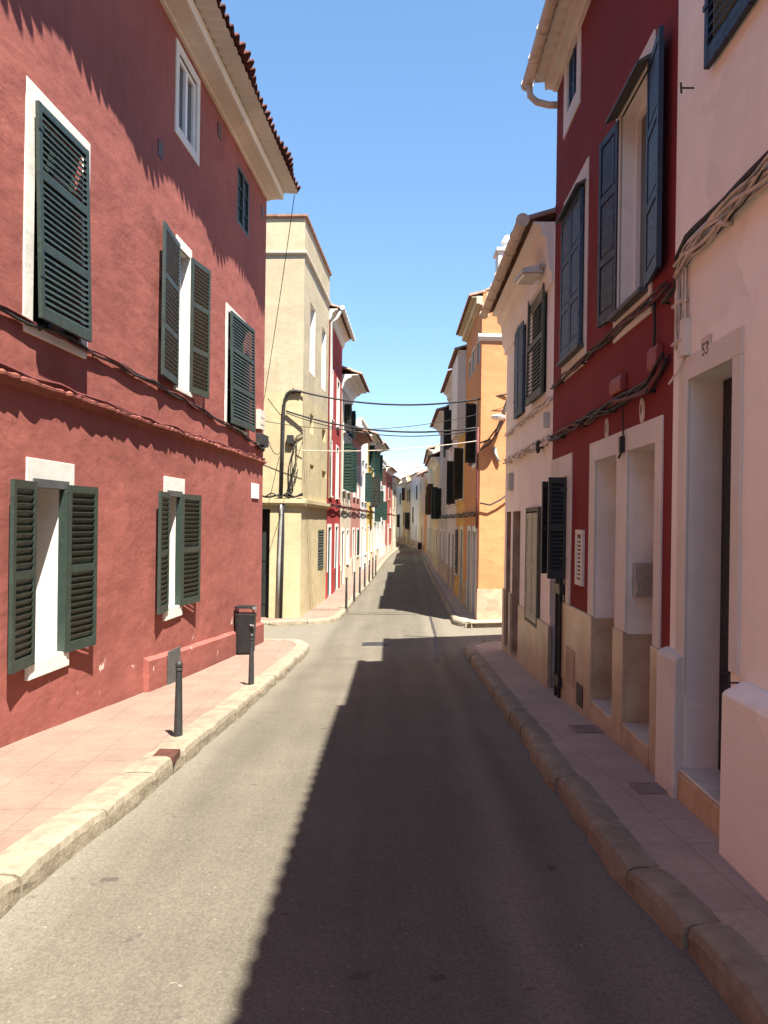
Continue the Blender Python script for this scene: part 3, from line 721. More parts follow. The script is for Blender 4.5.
# thick cable bundle on the white house: comes along, then turns down at its corner
P = [FR.at(768,150+18,.05),FR.at(735,200,.05),FR.at(705,232,.05),FR.at(686,252,.05),FR.at(677,268,.05)]
pts = [(0.3,P[0][1]+.12),(P[0][0]-1.6,P[0][1]+.08)]+P
bundle('cable_bundle', 'thick pale sun bleached cable bundle sweeping up across the near white house', FR, pts, ['cablewhite','cablewhite','cablewhite','pipe','cablewhite','cable'], 13, .0085, .05, .05, step=.11, sag=.02)
bundle('cable_bundle', 'black cable running above the pale cable bundle on the white house', FR, [(u,z+.10) for u,z in pts]+[(P[-1][0]+.02,P[-1][1]-.1),(uAB+.1,FR.at(668,300)[1])], ['cable'], 2, .013, .012, .05, step=.15)
D0 = FR.at(674,262,.05); D1 = FR.at(671,352,.05)
mb = MB(FR.w(D0[0],.05,D1[1]))
for c in range(5):
    mb.tube([FR.w(D0[0]-.05*c*.6-.02+.012*math.sin(i*.7+c), .035+.01*(c%2), D0[1]+.02*c+(D1[1]-D0[1])*i/14) for i in range(15)], .011, 6, mi=0 if c != 3 else 1)
for f in (.5,.93): mb.box(FR, D0[0]-.17, D0[0]+.03, .0, .055, D0[1]+(D1[1]-D0[1])*f-.01, D0[1]+(D1[1]-D0[1])*f+.01)
tag(mb.build('cable_drop', [M['cablewhite'],M['pipe']], smooth=True), 'pale cables dropping straight down at the corner of the near white house', 'cables')
u1_, z1_ = FR.at(685,322); u0_, z0_ = FR.at(691,355)
mb = MB(FR.w(u0_,0,z0_)); mb.box(FR,u0_,u1_,.001,.05,z0_,z1_); mb.tube([FR.w((u0_+u1_)/2-.02,.03,z1_),FR.w((u0_+u1_)/2-.02,.03,z1_+.35)],.007,6); mb.tube([FR.w((u0_+u1_)/2,.03,z0_),FR.w(u1_,.04,z0_-.08),FR.w(uAB-.02,.04,z0_-.14)],.009,6)
tag(mb.build('trunking', M['white'], bevel=.004), 'short white cable trunking left of the number 53 tile', 'trunking')

# ---- crimson house
hb = house('crimson_house', 'narrow deep crimson house with blue shutters and twin white framed doorways', FR, uAB, uBC, M['darkred'], 8.5)
ZBt = 7.42
def R2(pfar, pnear, yt, yb, at='far'):   # right side rect from far px / near px, y values read at the far edge
    b, z1 = FR.at(pfar, yt); _, z0 = FR.at(pfar, yb); a, _ = FR.at(pnear, yt); return a, b, z0, z1
do1 = R2(596,618,464,700); do2 = R2(628.5,656.5,454,740)
zd = FR.at(596,463)[1]; zd2 = FR.at(656.5,440)[1]; zdt = (zd+zd2)/2
gw = R2(552.5,568,480,680)
def R3(pf, pn, yt, yb, n): return (FR.at(pn,300,n)[0], FR.at(pf,300,n)[0], FR.at(pf,yb,n)[1], FR.at(pf,yt,n)[1])
bw1 = R3(613,641,122,316,.05); bw2 = R3(561.5,580,222,362,.05); at1 = R2(568.5,578,40,112)
lwb = (FR.at(600,300,.06)[0]-FR.at(613,300,.06)[0], FR.at(640,300,.06)[0]-FR.at(661,300,.06)[0]); print('lwb',lwb)
zsurt = FR.at(591,444)[1]
holes = [(do1[0],do1[1],-.55,zdt,.27,1),(do2[0],do2[1],-.45,zdt,.27,1),(gw[0],gw[1],-.6,gw[3],.14,1),
         (bw1[0],bw1[1],bw1[2],bw1[3],.2,1),(bw2[0],bw2[1],bw2[2],bw2[3],.12,1),(at1[0],at1[1],at1[2],at1[3],.08,1)]
print('B', [tuple(round(v,2) for v in h[:4]) for h in holes], zsurt)
mb = MB(hb['_o']); wallmesh(mb, FR, uAB, uBC, ZB, ZBt, holes, step=.25, amp=.004); body(mb, FR, uAB, uBC, ZB, ZBt, 8.5)
mb.build('wall', [M['darkred'],M['jamb']], hb)
mb = MB(hb['_o']); e = FR.at(591,444)[0]; s_ = FR.at(664,415)[0]
mb.box(FR,do1[1],e,-.01,.016,.83,zsurt); mb.box(FR,do2[1],do1[0],-.01,.016,.83,zdt); mb.box(FR,s_,do2[0],-.01,.016,.83,zdt); mb.box(FR,s_,do1[1],-.01,.015,zdt,zsurt)
part(hb, 'door_surround', mb, M['white'], bevel=.004)
for (g, zz, lab) in ((do1,-.12,'far'),(do2,-.05,'near')):
    d = MB(hb['_o']); d.box(FR,g[0],g[1],-.265,-.225,-.5,zdt); d.box(FR,g[0]+.1,g[1]-.1,-.225,-.212,.2,.8); d.box(FR,g[0]+.1,g[1]-.1,-.225,-.212,1,1.9)
    dr = part(hb, 'door', d, M['greywall'], bevel=.004)
    d = MB(hb['_o']); d.tube([FR.w(g[0]+.1,-.22,.95),FR.w(g[0]+.1,-.17,.95),FR.w(g[0]+.2,-.17,.95)],.01,7); part(dr, 'handle', d, M['steel'])
    # stone linings of the reveal and step
    for qa, qb in ((g[1]-.018,g[1]-.002),(g[0]+.002,g[0]+.018)):
        d = MB(hb['_o']); d.box(FR,qa,qb,-.22,.0,-.5,.815); part(hb, 'reveal_cladding', d, M['wains'])
    zs = gz(2.1,g[0]-8)+.17; d = MB(hb['_o']); d.box(FR,g[0]+.02,g[1]-.02,-.22,.03,-.8,zs-.0); stp = part(hb, 'doorstep', d, M['wains'], bevel=.006)
    d = MB(hb['_o']); d.box(FR,g[0]+.021,g[1]-.021,-.215,.028,zs+.001,zs+.012); part(stp, 'tread', d, M['step'])
ww = FR.at(563.5,603)[0]; d = MB(hb['_o'])
for (a, b) in ((uAB+.02 if False else s_-.12,do2[0]),(do2[1],do1[0]),(do1[1],ww)):
    d.box(FR,a,b,-.01,.03,ZB,.83)
part(hb, 'stone_cladding', d, M['wains'], bevel=.005)
u0_, z1_ = FR.at(583,687,.03); u1_, z0_ = FR.at(576.5,703,.03); d = MB(hb['_o']); d.box(FR,u0_,u1_,.0,.036,z0_,z1_); part(hb, 'hatch', d, M['black'])
u0_, z1_ = FR.at(575,652,.03); u1_, z0_ = FR.at(566,681,.03); d = MB(hb['_o']); d.box(FR,u0_,u1_,.0,.038,z0_,z1_); d.box(FR,u0_+.03,u1_-.03,.038,.042,z0_+.03,z1_-.03); part(hb, 'meter_door', d, M['wainsrough'], bevel=.003)
# tall vent grille
u0_, z1_ = FR.at(585,530); u1_, z0_ = FR.at(577,584); d = MB(hb['_o'])
d.box(FR,u0_,u1_,.0,.03,z0_,z0_+.06); d.box(FR,u0_,u1_,.0,.03,z1_-.05,z1_); d.box(FR,u0_,u0_+.07,.0,.03,z0_+.06,z1_-.05); d.box(FR,u1_-.07,u1_,.0,.03,z0_+.06,z1_-.05)
for i in range(10):
    z = z0_+.1+(z1_-z0_-.2)*i/9; d.box(FR,u0_+.07,u1_-.07,.0,.022,z-.018,z+.004)
vg = part(hb, 'vent_grille', d, M['white'], bevel=.003); d = MB(hb['_o']); d.box(FR,u0_+.06,u1_-.06,.0,.006,z0_+.05,z1_-.04); part(vg, 'backing', d, M['dark'])
# mailbox in near doorway
u_, z_ = do2[1], 1.30; d = MB(FR.w(u_,-.1,z_)); d.box(FR,u_-.075,u_-.003,-.215,-.045,z_-.16,z_+.12); d.box(FR,u_-.082,u_-.0751,-.20,-.06,z_-.13,z_-.02); d.box(FR,u_-.082,u_-.0751,-.19,-.07,z_+.05,z_+.07)
tag(d.build('mailbox', M['steel'], bevel=.006), 'grey metal mailbox fixed inside the nearer white doorway of the crimson house', 'mailbox')
# windows
def blue_win(g, al, ar, wl, wr, mat, depth, st='panel', topb=.2, bw=.12, hood=True, swing=0):
    w = casing(hb, FR, g[0], g[1], g[2], g[3], depth, 'framewhite', 'glass', 1, 0)
    surround(w, FR, g[0], g[1], g[2]-.0, g[3], bw, top=topb, bottom=.22)
    if hood:
        d = MB(hb['_o']); d.ext(FR,g[0]-.06,g[1]+.06,[(0,g[3]+.03),(.13,g[3]-.04),(.13,g[3]-.015),(0,g[3]+.06)]); part(w, 'hood', d, M['lead'])
    sill(w, FR, g[0]-.06, g[1]+.06, g[2], .09, .04, .12, 'lead')
    if wr: louvre(w, FR, g[0]-.01, .03, g[2]+.01, g[3]-.02, wr, ar, 1, M[mat], .06, 2, st)
    if wl: louvre(w, FR, g[1]+.01, .03, g[2]+.01, g[3]-.02, wl, al, -1, M[mat], .06, 2, st)
    return w
blue_win(bw1, 174, 172, min(lwb[0],.6), lwb[1], 'blue', .2)
blue_win(bw2, 0, 0, (bw2[1]-bw2[0])/2, (bw2[1]-bw2[0])/2, 'bluegrey', .12, 'panel', .25)
w = casing(hb, FR, at1[0], at1[1], at1[2], at1[3], .08, 'bluegrey', 'dark', 1, 2); surround(w, FR, at1[0], at1[1], at1[2], at1[3], .17, top=.22, bottom=.22)
# tall ground opening: half height louvred shutter above a black gate
w = casing(hb, FR, gw[0], gw[1], -.45, gw[3], .14, 'black', 'dark', 1, 2, name='door')
mb = MB(hb['_o']); mb.box(FR,gw[0]-.22,gw[0],-.01,.016,.55,gw[3]+.25); mb.box(FR,gw[0],gw[1],-.01,.015,gw[3],gw[3]+.25)
mb.box(FR,gw[1],uBC-.01,-.01,.016,.55,gw[3]+.25); part(w, 'surround', mb, M['white'], bevel=.004)
zs0 = FR.at(568,583,.12)[1]; zs1 = gw[3]-.02
louvre(w, FR, gw[0]+.02, .02, zs0, zs1, .205, 89, 1, M['blackgreen'], .045, 1)
louvre(w, FR, gw[1]-.01, .02, zs0, zs1, .11, 88, -1, M['blackgreen'], .045, 1)
mb = MB(hb['_o'])
for uu in (gw[0]+.12, gw[0]+.3): mb.tube([FR.w(uu,.05,-.45),FR.w(uu,.05,zs0+.05)],.022,8)
for z in (zs0-.12, -.1): mb.box(FR,gw[0]+.04,gw[0]+.4,.0,.075,z-.07,z+.05)
part(w, 'gate', mb, M['black'], bevel=.003)
eave(hb, FR, uAB, uBC, ZBt, .30, 'white', 'tile', rise=.3, pitch=.21, corn=.13, flat=True)
gutter(hb, FR, uAB, uBC+.12, ZBt+.03, .37, .07, 'cablewhite', [(uBC+.02,.36,ZBt-.03),(uBC+.04,.34,ZBt-.16),(uBC+.0,.26,ZBt-.26),(uBC-.06,.12,ZBt-.33),(uBC-.08,.0,ZBt-.34)])
# red boxes, ornaments and cables
for (pa,pb,ya,yb,lab) in ((664,652+2,343,373,'larger red painted junction box under the cables at the right edge of the crimson house'),(627,615,373,397,'smaller red painted box between the two cable runs of the crimson house')):
    u0_, z1_ = FR.at(pa,ya); u1_, z0_ = FR.at(pb,yb); d = MB(FR.w(u0_,0,z0_)); d.ext(FR,u0_,u1_,[(.001,z0_),(.05,z0_),(.06,z0_+.03),(.06,z1_-.04),(.045,z1_),(.001,z1_)]); tag(d.build('junction_box', M['cablered2'], bevel=.01), lab, 'box')
for (px,py,lab) in ((643,409,'oval cream number plaque above the nearer twin doorway, right one of two'),(607.5,428,'oval cream number plaque above the farther twin doorway, left one of two')):
    u, z = FR.at(px,py); d = MB(FR.w(u,0,z)); k = 20
    pr = [(.052*math.cos(2*math.pi*i/k), .095*math.sin(2*math.pi*i/k)*(1.0 if math.sin(2*math.pi*i/k) > 0 else 1.25)) for i in range(k)]
    A = [FR.w(u+a,.001,z+b) for a,b in pr]; B = [FR.w(u+a*.9,.016,z+b*.93) for a,b in pr]
    b0 = len(d.v); d.v += [p-d.o for p in A+B]
    for i in range(k): d.f.append((b0+i,b0+(i+1)%k,b0+k+(i+1)%k,b0+k+i)); d.mi.append(0)
    d.f.append(tuple(b0+k+i for i in range(k))); d.mi.append(0)
    d.q([FR.w(u+a*.42,.0175,z+b*.42) for a,b in pr], 1)
    tag(d.build('number_plaque', [M['cablewhite'],M['greygreen']]), lab, 'plaque')
bundle('cable_bundle', 'upper dark cable run slanting under the first floor windows of the crimson house', FR, [(uAB+.05,3.50),(uBC-.1,3.50)], ['cable','cablered'], 4, .012, .028, .035)
bundle('cable_bundle', 'lower sagging dark cable bundle above the twin doorways of the crimson house', FR, [(uAB+.05,2.98),(uAB+.4,2.84),(uBC-.05,2.84)], ['cable','cablered','cable'], 6, .013, .04, .045)
cable('cable', 'thin black cable hanging down between the twin white doorways', [FR.w(do2[1]+.08,.03,2.83-.32*i/6*1.0+.0) + Vector((0,.01*math.sin(i),0)) for i in range(7)], .007, 'cable')
u_, z_ = do2[1]+.08, 2.42; d = MB(FR.w(u_,.03,z_)); d.box(FR,u_-.025,u_+.025,.015,.06,z_-.05,z_+.09); d.tube([FR.w(u_,.04,z_-.05),FR.w(u_+.02,.06,z_-.1)],.012,6); tag(d.build('bell', M['black'], bevel=.006), 'small black fitting hanging between the two white doorways', 'fitting')
cable('cable', 'thin black cable dropping to the larger red box on the crimson house', [FR.w(uAB+.35,.03,3.45-.6*i/8)+Vector((0,.006*math.sin(i*1.7),0)) for i in range(9)], .012, 'cable')

# ---- blush house up to the corner
hc = house('blush_house', 'low blush white corner house with louvred upper shutter and stone clad base', FR, uBC, uC, M['whitewall_side'], 9)
zC = 5.62
cd1 = R2(506.8,511,512,640); cd2 = R2(513,520.5,511,650); cw = R2(529.5,540.5,512,617)
cu1 = (FR.at(543.5,300,.05)[0], FR.at(529.5,300,.05)[0])+(FR.at(529.5,403,.05)[1], FR.at(529.5,297,.05)[1]); cu2 = (FR.at(524,300,.04)[0], FR.at(516,300,.04)[0])+(FR.at(516,418,.04)[1], FR.at(516,333,.04)[1])
holes = [(cd1[0],cd1[1],-.9,cd1[3],.22,1),(cd2[0],cd2[1],-.85,cd1[3],.22,1),(cw[0],cw[1],cw[2],cw[3],.1,1),(cu1[0],cu1[1],cu1[2],cu1[3],.15,1),(cu2[0],cu2[1],cu2[2],cu2[3],.15,1)]
print('C', [tuple(round(v,2) for v in h[:4]) for h in holes])
mb = MB(hc['_o']); wallmesh(mb, FR, uBC, uC, ZB, zC, holes, step=.3, amp=.005); body(mb, FR, uBC, uC, ZB, zC, 9)
mb.build('wall', [M['whitewall_side'],M['wainsrough']], hc)
for g in (cd1, cd2):
    d = MB(hc['_o']); d.box(FR,g[0],g[1],-.215,-.18,-.8,cd1[3]); d.box(FR,g[0]+.08,g[1]-.08,-.18,-.165,-.3,.5); d.box(FR,g[0]+.08,g[1]-.08,-.18,-.165,.7,1.6)
    dr = part(hc, 'door', d, M['brown'], bevel=.004)
    d = MB(hc['_o']); d.box(FR,g[0]+.0,g[1],-.16,.03,-1.2,-.47); part(hc, 'doorstep', d, M['wainsrough'], bevel=.006)
w = casing(hc, FR, cw[0], cw[1], cw[2], cw[3], .1, 'green', 'dark', 1, 0); 
for sg, u in ((1,cw[0]),(-1,cw[1])): louvre(w, FR, u, .01, cw[2]+.02, cw[3]-.02, (cw[1]-cw[0])/2-.005, 1, sg, M['palegreen'], .06, 1, 'panel')
mb = MB(hc['_o']); q = .06
mb.box(FR,cw[0]-q,cw[0]-.002,-.01,.05,cw[2]-q,cw[3]+q); mb.box(FR,cw[1]+.002,cw[1]+q,-.01,.05,cw[2]-q,cw[3]+q); mb.box(FR,cw[0]-.002,cw[1]+.002,-.01,.048,cw[3]+.002,cw[3]+q); mb.box(FR,cw[0]-.002,cw[1]+.002,-.01,.048,cw[2]-q,cw[2]-.002)
part(w, 'frame', mb, M['greygreen'], bevel=.004)
w = casing(hc, FR, cu1[0], cu1[1], cu1[2], cu1[3], .15, 'greygreen', 'dark'); louvre(w, FR, cu1[0], .02, cu1[2]-.03, cu1[3], cu1[1]-cu1[0], 1, 1, M['greygreen'], .055, 1, swing=.012)
w = casing(hc, FR, cu2[0], cu2[1], cu2[2], cu2[3], .15)
for sg, u in ((1,cu2[0]),(-1,cu2[1])): louvre(w, FR, u, .02, cu2[2], cu2[3], (cu2[1]-cu2[0])/2, 3, sg, M['bluegrey'], .06, 1, 'panel')
uw0 = FR.at(551,640)[0]; uw1 = FR.at(520.5,610)[0]; zw = FR.at(535,617,.04)[1]
d = MB(hc['_o']); d.box(FR,uw0,min(uw1,cd2[0]-.02),-.01,.045,ZB,zw); d.box(FR,cd2[1]+.02,cd1[0]-.02,-.01,.03,ZB,zw+.1); d.box(FR,cd1[1]+.02,uC,-.01,.03,ZB,zw+.1); part(hc, 'stone_cladding', d, M['wains'], bevel=.008)
eave(hc, FR, uBC+.02, uC+.1, zC, .34, 'whitewall_side', 'tile', rise=.3, pitch=.21, corn=.75)
gutter(hc, FR, uBC+.02, uC+.15, zC+.03, .42, .075, 'cablewhite')
bundle('cable_bundle', 'pale overpainted cable bundle across the blush house above its ground floor doors', FR, [(uBC,2.86),(uC-.1,2.88)], ['cablewhite','whitewall_side'], 5, .013, .045, .04)
zcu = FR.at(552,398)[1]; bundle('cable_bundle', 'pale cable run under the upper shutters of the blush house', FR, [(uBC,zcu),(uC-.1,zcu)], ['cablewhite','whitewall_side'], 3, .012, .03, .03)
u_, z_ = FR.at(543,447); mb = MB(FR.w(u_,.05,z_)); k = 18
mb.tube([FR.w(u_+.07*math.cos(2*math.pi*i/k),.07,z_+.07*math.sin(2*math.pi*i/k)) for i in range(k+1)],.022,7); mb.tube([FR.w(u_,.0,z_),FR.w(u_,.09,z_)],.025,8)
tag(mb.build('cable_coil', M['cable'], smooth=True), 'small black cable coil on the blush house beside the crimson house', 'cable coil')
for (px,py,lab,ww_,hh) in ((549,420,'small grey box on the blush house above the black cable coil',.12,.2),(512,482,'pale meter box on the blush house above the twin corner doors',.3,.3)):
    u_, z_ = FR.at(px,py); d = MB(FR.w(u_,0,z_)); d.box(FR,u_-ww_/2,u_+ww_/2,.001,.07,z_-hh/2,z_+hh/2); d.box(FR,u_-ww_/2+.02,u_+ww_/2-.02,.07,.076,z_-hh/2+.02,z_+hh/2-.02); tag(d.build('meter_box', M['plastic'], bevel=.005), lab, 'box')
# street lamp on the edge of the crimson house
u_, z_ = FR.at(552,266); lm = empty('street_lamp', FR.w(u_,0,z_), 'grey flat wall mounted street lamp between the crimson and blush houses', 'street lamp'); lm['_o'] = tuple(lm.location)
d = MB(lm['_o']); d.box(FR,u_-.07,u_+.07,0,.03,z_-.08,z_+.08); d.tube([FR.w(u_,.02,z_),FR.w(u_+.03,.16,z_+.01)],.028,8); part(lm, 'bracket', d, M['pipe'])
d = MB(lm['_o'])
def lw(a, b, c): return FR.w(u_+.05+.55*a+.10*b, .10+.30*b, z_-.02+c-.09*b*0+.03*a)
d.hexa([lw(0,0,-.04),lw(1,.1,-.04),lw(1,1,-.02),lw(0,.9,-.02),lw(.05,.05,.07),lw(.95,.12,.07),lw(.95,.95,.05),lw(.05,.85,.05)]); part(lm, 'housing', d, M['plastic'], bevel=.012)
d = MB(lm['_o']); d.hexa([lw(.1,.1,-.085),lw(.9,.2,-.085),lw(.9,.9,-.065),lw(.1,.8,-.065),lw(.06,.08,-.042),lw(.94,.16,-.042),lw(.94,.94,-.022),lw(.06,.84,-.022)]); part(lm, 'lamp_cover', d, M['lampglass'], bevel=.01)

# ============================================================ FAR ROWS
PL = [(-2.27,21.35),(-1.95,26.4),(-1.75,31),(-1.52,35.5),(-1.25,40.5),(-1.0,45),(-.72,50),(-.38,55),(.1,62),(.68,69),(1.15,75.5),(1.1,82),(.5,92),(-.8,106),(-3,124),(-6,140)]
PR = [(2.45,20.05),(2.50,24.3),(2.54,27.4),(2.60,32),(2.68,38),(2.86,45),(3.15,54),(3.42,62),(3.56,68.5),(3.35,75),(2.85,82.5),(2.55,88),(2.15,94),(1.7,100),(1.0,107),(.2,114),(-2.3,132)]
# --- pale yellow corner house
fy = Fr(PL[0], PL[1], (0,21)); fs = Fr((-11.0,21.75), PL[0], (-3,10))
hy = house('yellow_house', 'pale yellow corner house with beige upper floors and parapet across the side street', fy, 0, fy.len, M['yellow'], 8)
zT = 9.25
yw = [rect(fy,310.5,302,372,315.5), rect(fy,322,326,388,326)]
ys_ = [rect(fy,310,413,433,313.5), rect(fy,322,428,440,325.5), rect(fy,310,464,468.5,314), rect(fy,322,470,477,326)]
yg = rect(fy,318,530,570,323)
yl = rect(fs,255,509,613,270)
yup = [(q[0],q[1],q[2],q[3],.22,1) for q in yw]+[(q[0],q[1],q[2],q[3],.12,0) for q in ys_]+[(yg[0],yg[1],yg[2],yg[3],.12,0)]
mb = MB(hy['_o']); wallmesh(mb, fy, 0, fy.len, ZB, 10.05, yup, step=.4, amp=.006)
wallmesh(mb, fs, 0, fs.len, ZB, 10.05, [(yl[0],yl[1],-1.1,yl[3],.3,2)], step=.4, amp=.006)
w_ = fy.w; mb.q([w_(fy.len,0,ZB),w_(fy.len,-8,ZB),w_(fy.len,-8,10.05),w_(fy.len,0,10.05)]); mb.q([fs.w(0,0,ZB),fs.w(0,-5,ZB),fs.w(0,-5,10.05),fs.w(0,0,10.05)]); mb.q([fs.w(0,0,9.6),fs.w(fs.len,0,9.6),w_(fy.len,0,9.6),fs.w(0,-5,9.6)])
mb.build('wall', [M['yellow'],M['white'],M['dark']], hy)
for q in yw: 
    w = casing(hy, fy, q[0], q[1], q[2], q[3], .22, 'framewhite', 'framewhite', 0, 1)
q = yg; w = casing(hy, fy, q[0], q[1], q[2], q[3], .12, 'greygreen', 'dark', 1, 0); louvre(w, fy, q[0], -.03, q[2], q[3], q[1]-q[0], 1, 1, M['greygreen'], .08)
d = MB(hy['_o']); d.box(fs,yl[0],yl[1],-.29,-.25,-1.1,yl[3]-.02); d.box(fs,yl[0]+.1,yl[1]-.1,-.25,-.235,-.6,.4); d.box(fs,yl[0]+.1,yl[1]-.1,-.25,-.235,.6,1.4); part(hy, 'door', d, M['blackgreen'])
# ledge between ground and first floor, wraps the corner; parapet band and coping
zle = fy.at(304,500)[1]
def wrap(name, z0, z1, out, mat, top=None):
    d = MB(hy['_o']); prf = [(-.02,z0),(out*.3,z0),(out,z0+(z1-z0)*.45),(out,z1),(-.02,z1+.02)]
    d.ext(fy,-.001,fy.len,prf); d.ext(fs,0,fs.len+out*.98,prf); return part(hy, name, d, M[mat])
wrap('string_course', zle-.18, zle, .13, 'yellow'); wrap('parapet_band', 9.0, 9.1, .07, 'cream'); wrap('coping', 10.0, 10.1, .07, 'tile')
# wall mast and conduits on the yellow gable
def onfs(px, py, n=.06): 
    u, z = fs.at(px,py,n); return fs.w(u,n,z)
mst = MB(onfs(281,498)); mst.tube([onfs(281,498),onfs(282.5,450),onfs(283.5,410),onfs(284.5,400),onfs(287,394),onfs(290,391.5),onfs(296,391),onfs(301,392)],.045,9); mst.tube([onfs(293,388),onfs(293,394)],.02,6)
tag(mst.build('conduit_mast', M['cable'], smooth=True), 'dark bent conduit rising up the yellow gable wall and hooking over at the top', 'conduit')
for (pts, lab, r, mt) in (([(281,500),(281.5,515),(280.5,525),(279,560),(277.5,612)],'pale grey pipe running down the yellow gable wall to the pavement, left of two',.042,'pipe'),
                          ([(284.5,500),(283,510),(283,535),(282.5,560),(281,612)],'dark pipe running down the yellow gable wall to the pavement, right of two',.035,'iron')):
    P = [onfs(a,b,.07) for a,b in pts]; P[-1].z = gz(P[-1].x,P[-1].y)
    m_ = MB(P[-1]); m_.tube(P,r,8); tag(m_.build('drain_pipe', M[mt], smooth=True), lab, 'pipe')
rn = random.Random(4)
tn = MB(onfs(290,470))
for c in range(7):
    a = (287+rn.uniform(-1,9), 440+rn.uniform(-2,40)); P = []
    x0, y0 = 286+c*.7, 496; x1, y1 = 289+rn.uniform(0,11), rn.uniform(432,478)
    for i in range(13):
        f = i/12; P.append(onfs(x0+(x1-x0)*f+1.1*math.sin(f*9+c*2), y0+(y1-y0)*f, .05+.02*(c%3)))
    tn.tube(P,.013,5)
for i in range(2): tn.tube([onfs(290+2*i,446),onfs(297,436+i*2),onfs(303,432.5+i)],.014,5)
tn.tube([onfs(262+i*3.4, 496+1.2*math.sin(i*.9)) for i in range(13)],.028,6); tn.tube([onfs(264+i*3.2, 495+2*math.cos(i*1.3),.09) for i in range(13)],.02,6)
tag(tn.build('cable_tangle', M['cable'], smooth=True), 'tangle of loose black cables beside the mast on the yellow gable wall', 'cables')
p = onfs(292,438,.02); u_, z_ = fs.at(290.5,439); d = MB(fs.w(u_,0,z_)); d.box(fs,u_-.09,u_+.09,.001,.12,z_-.14,z_+.1); tag(d.build('junction_box', M['cable'], bevel=.01), 'little dark splice box among the tangled cables on the yellow gable', 'box')

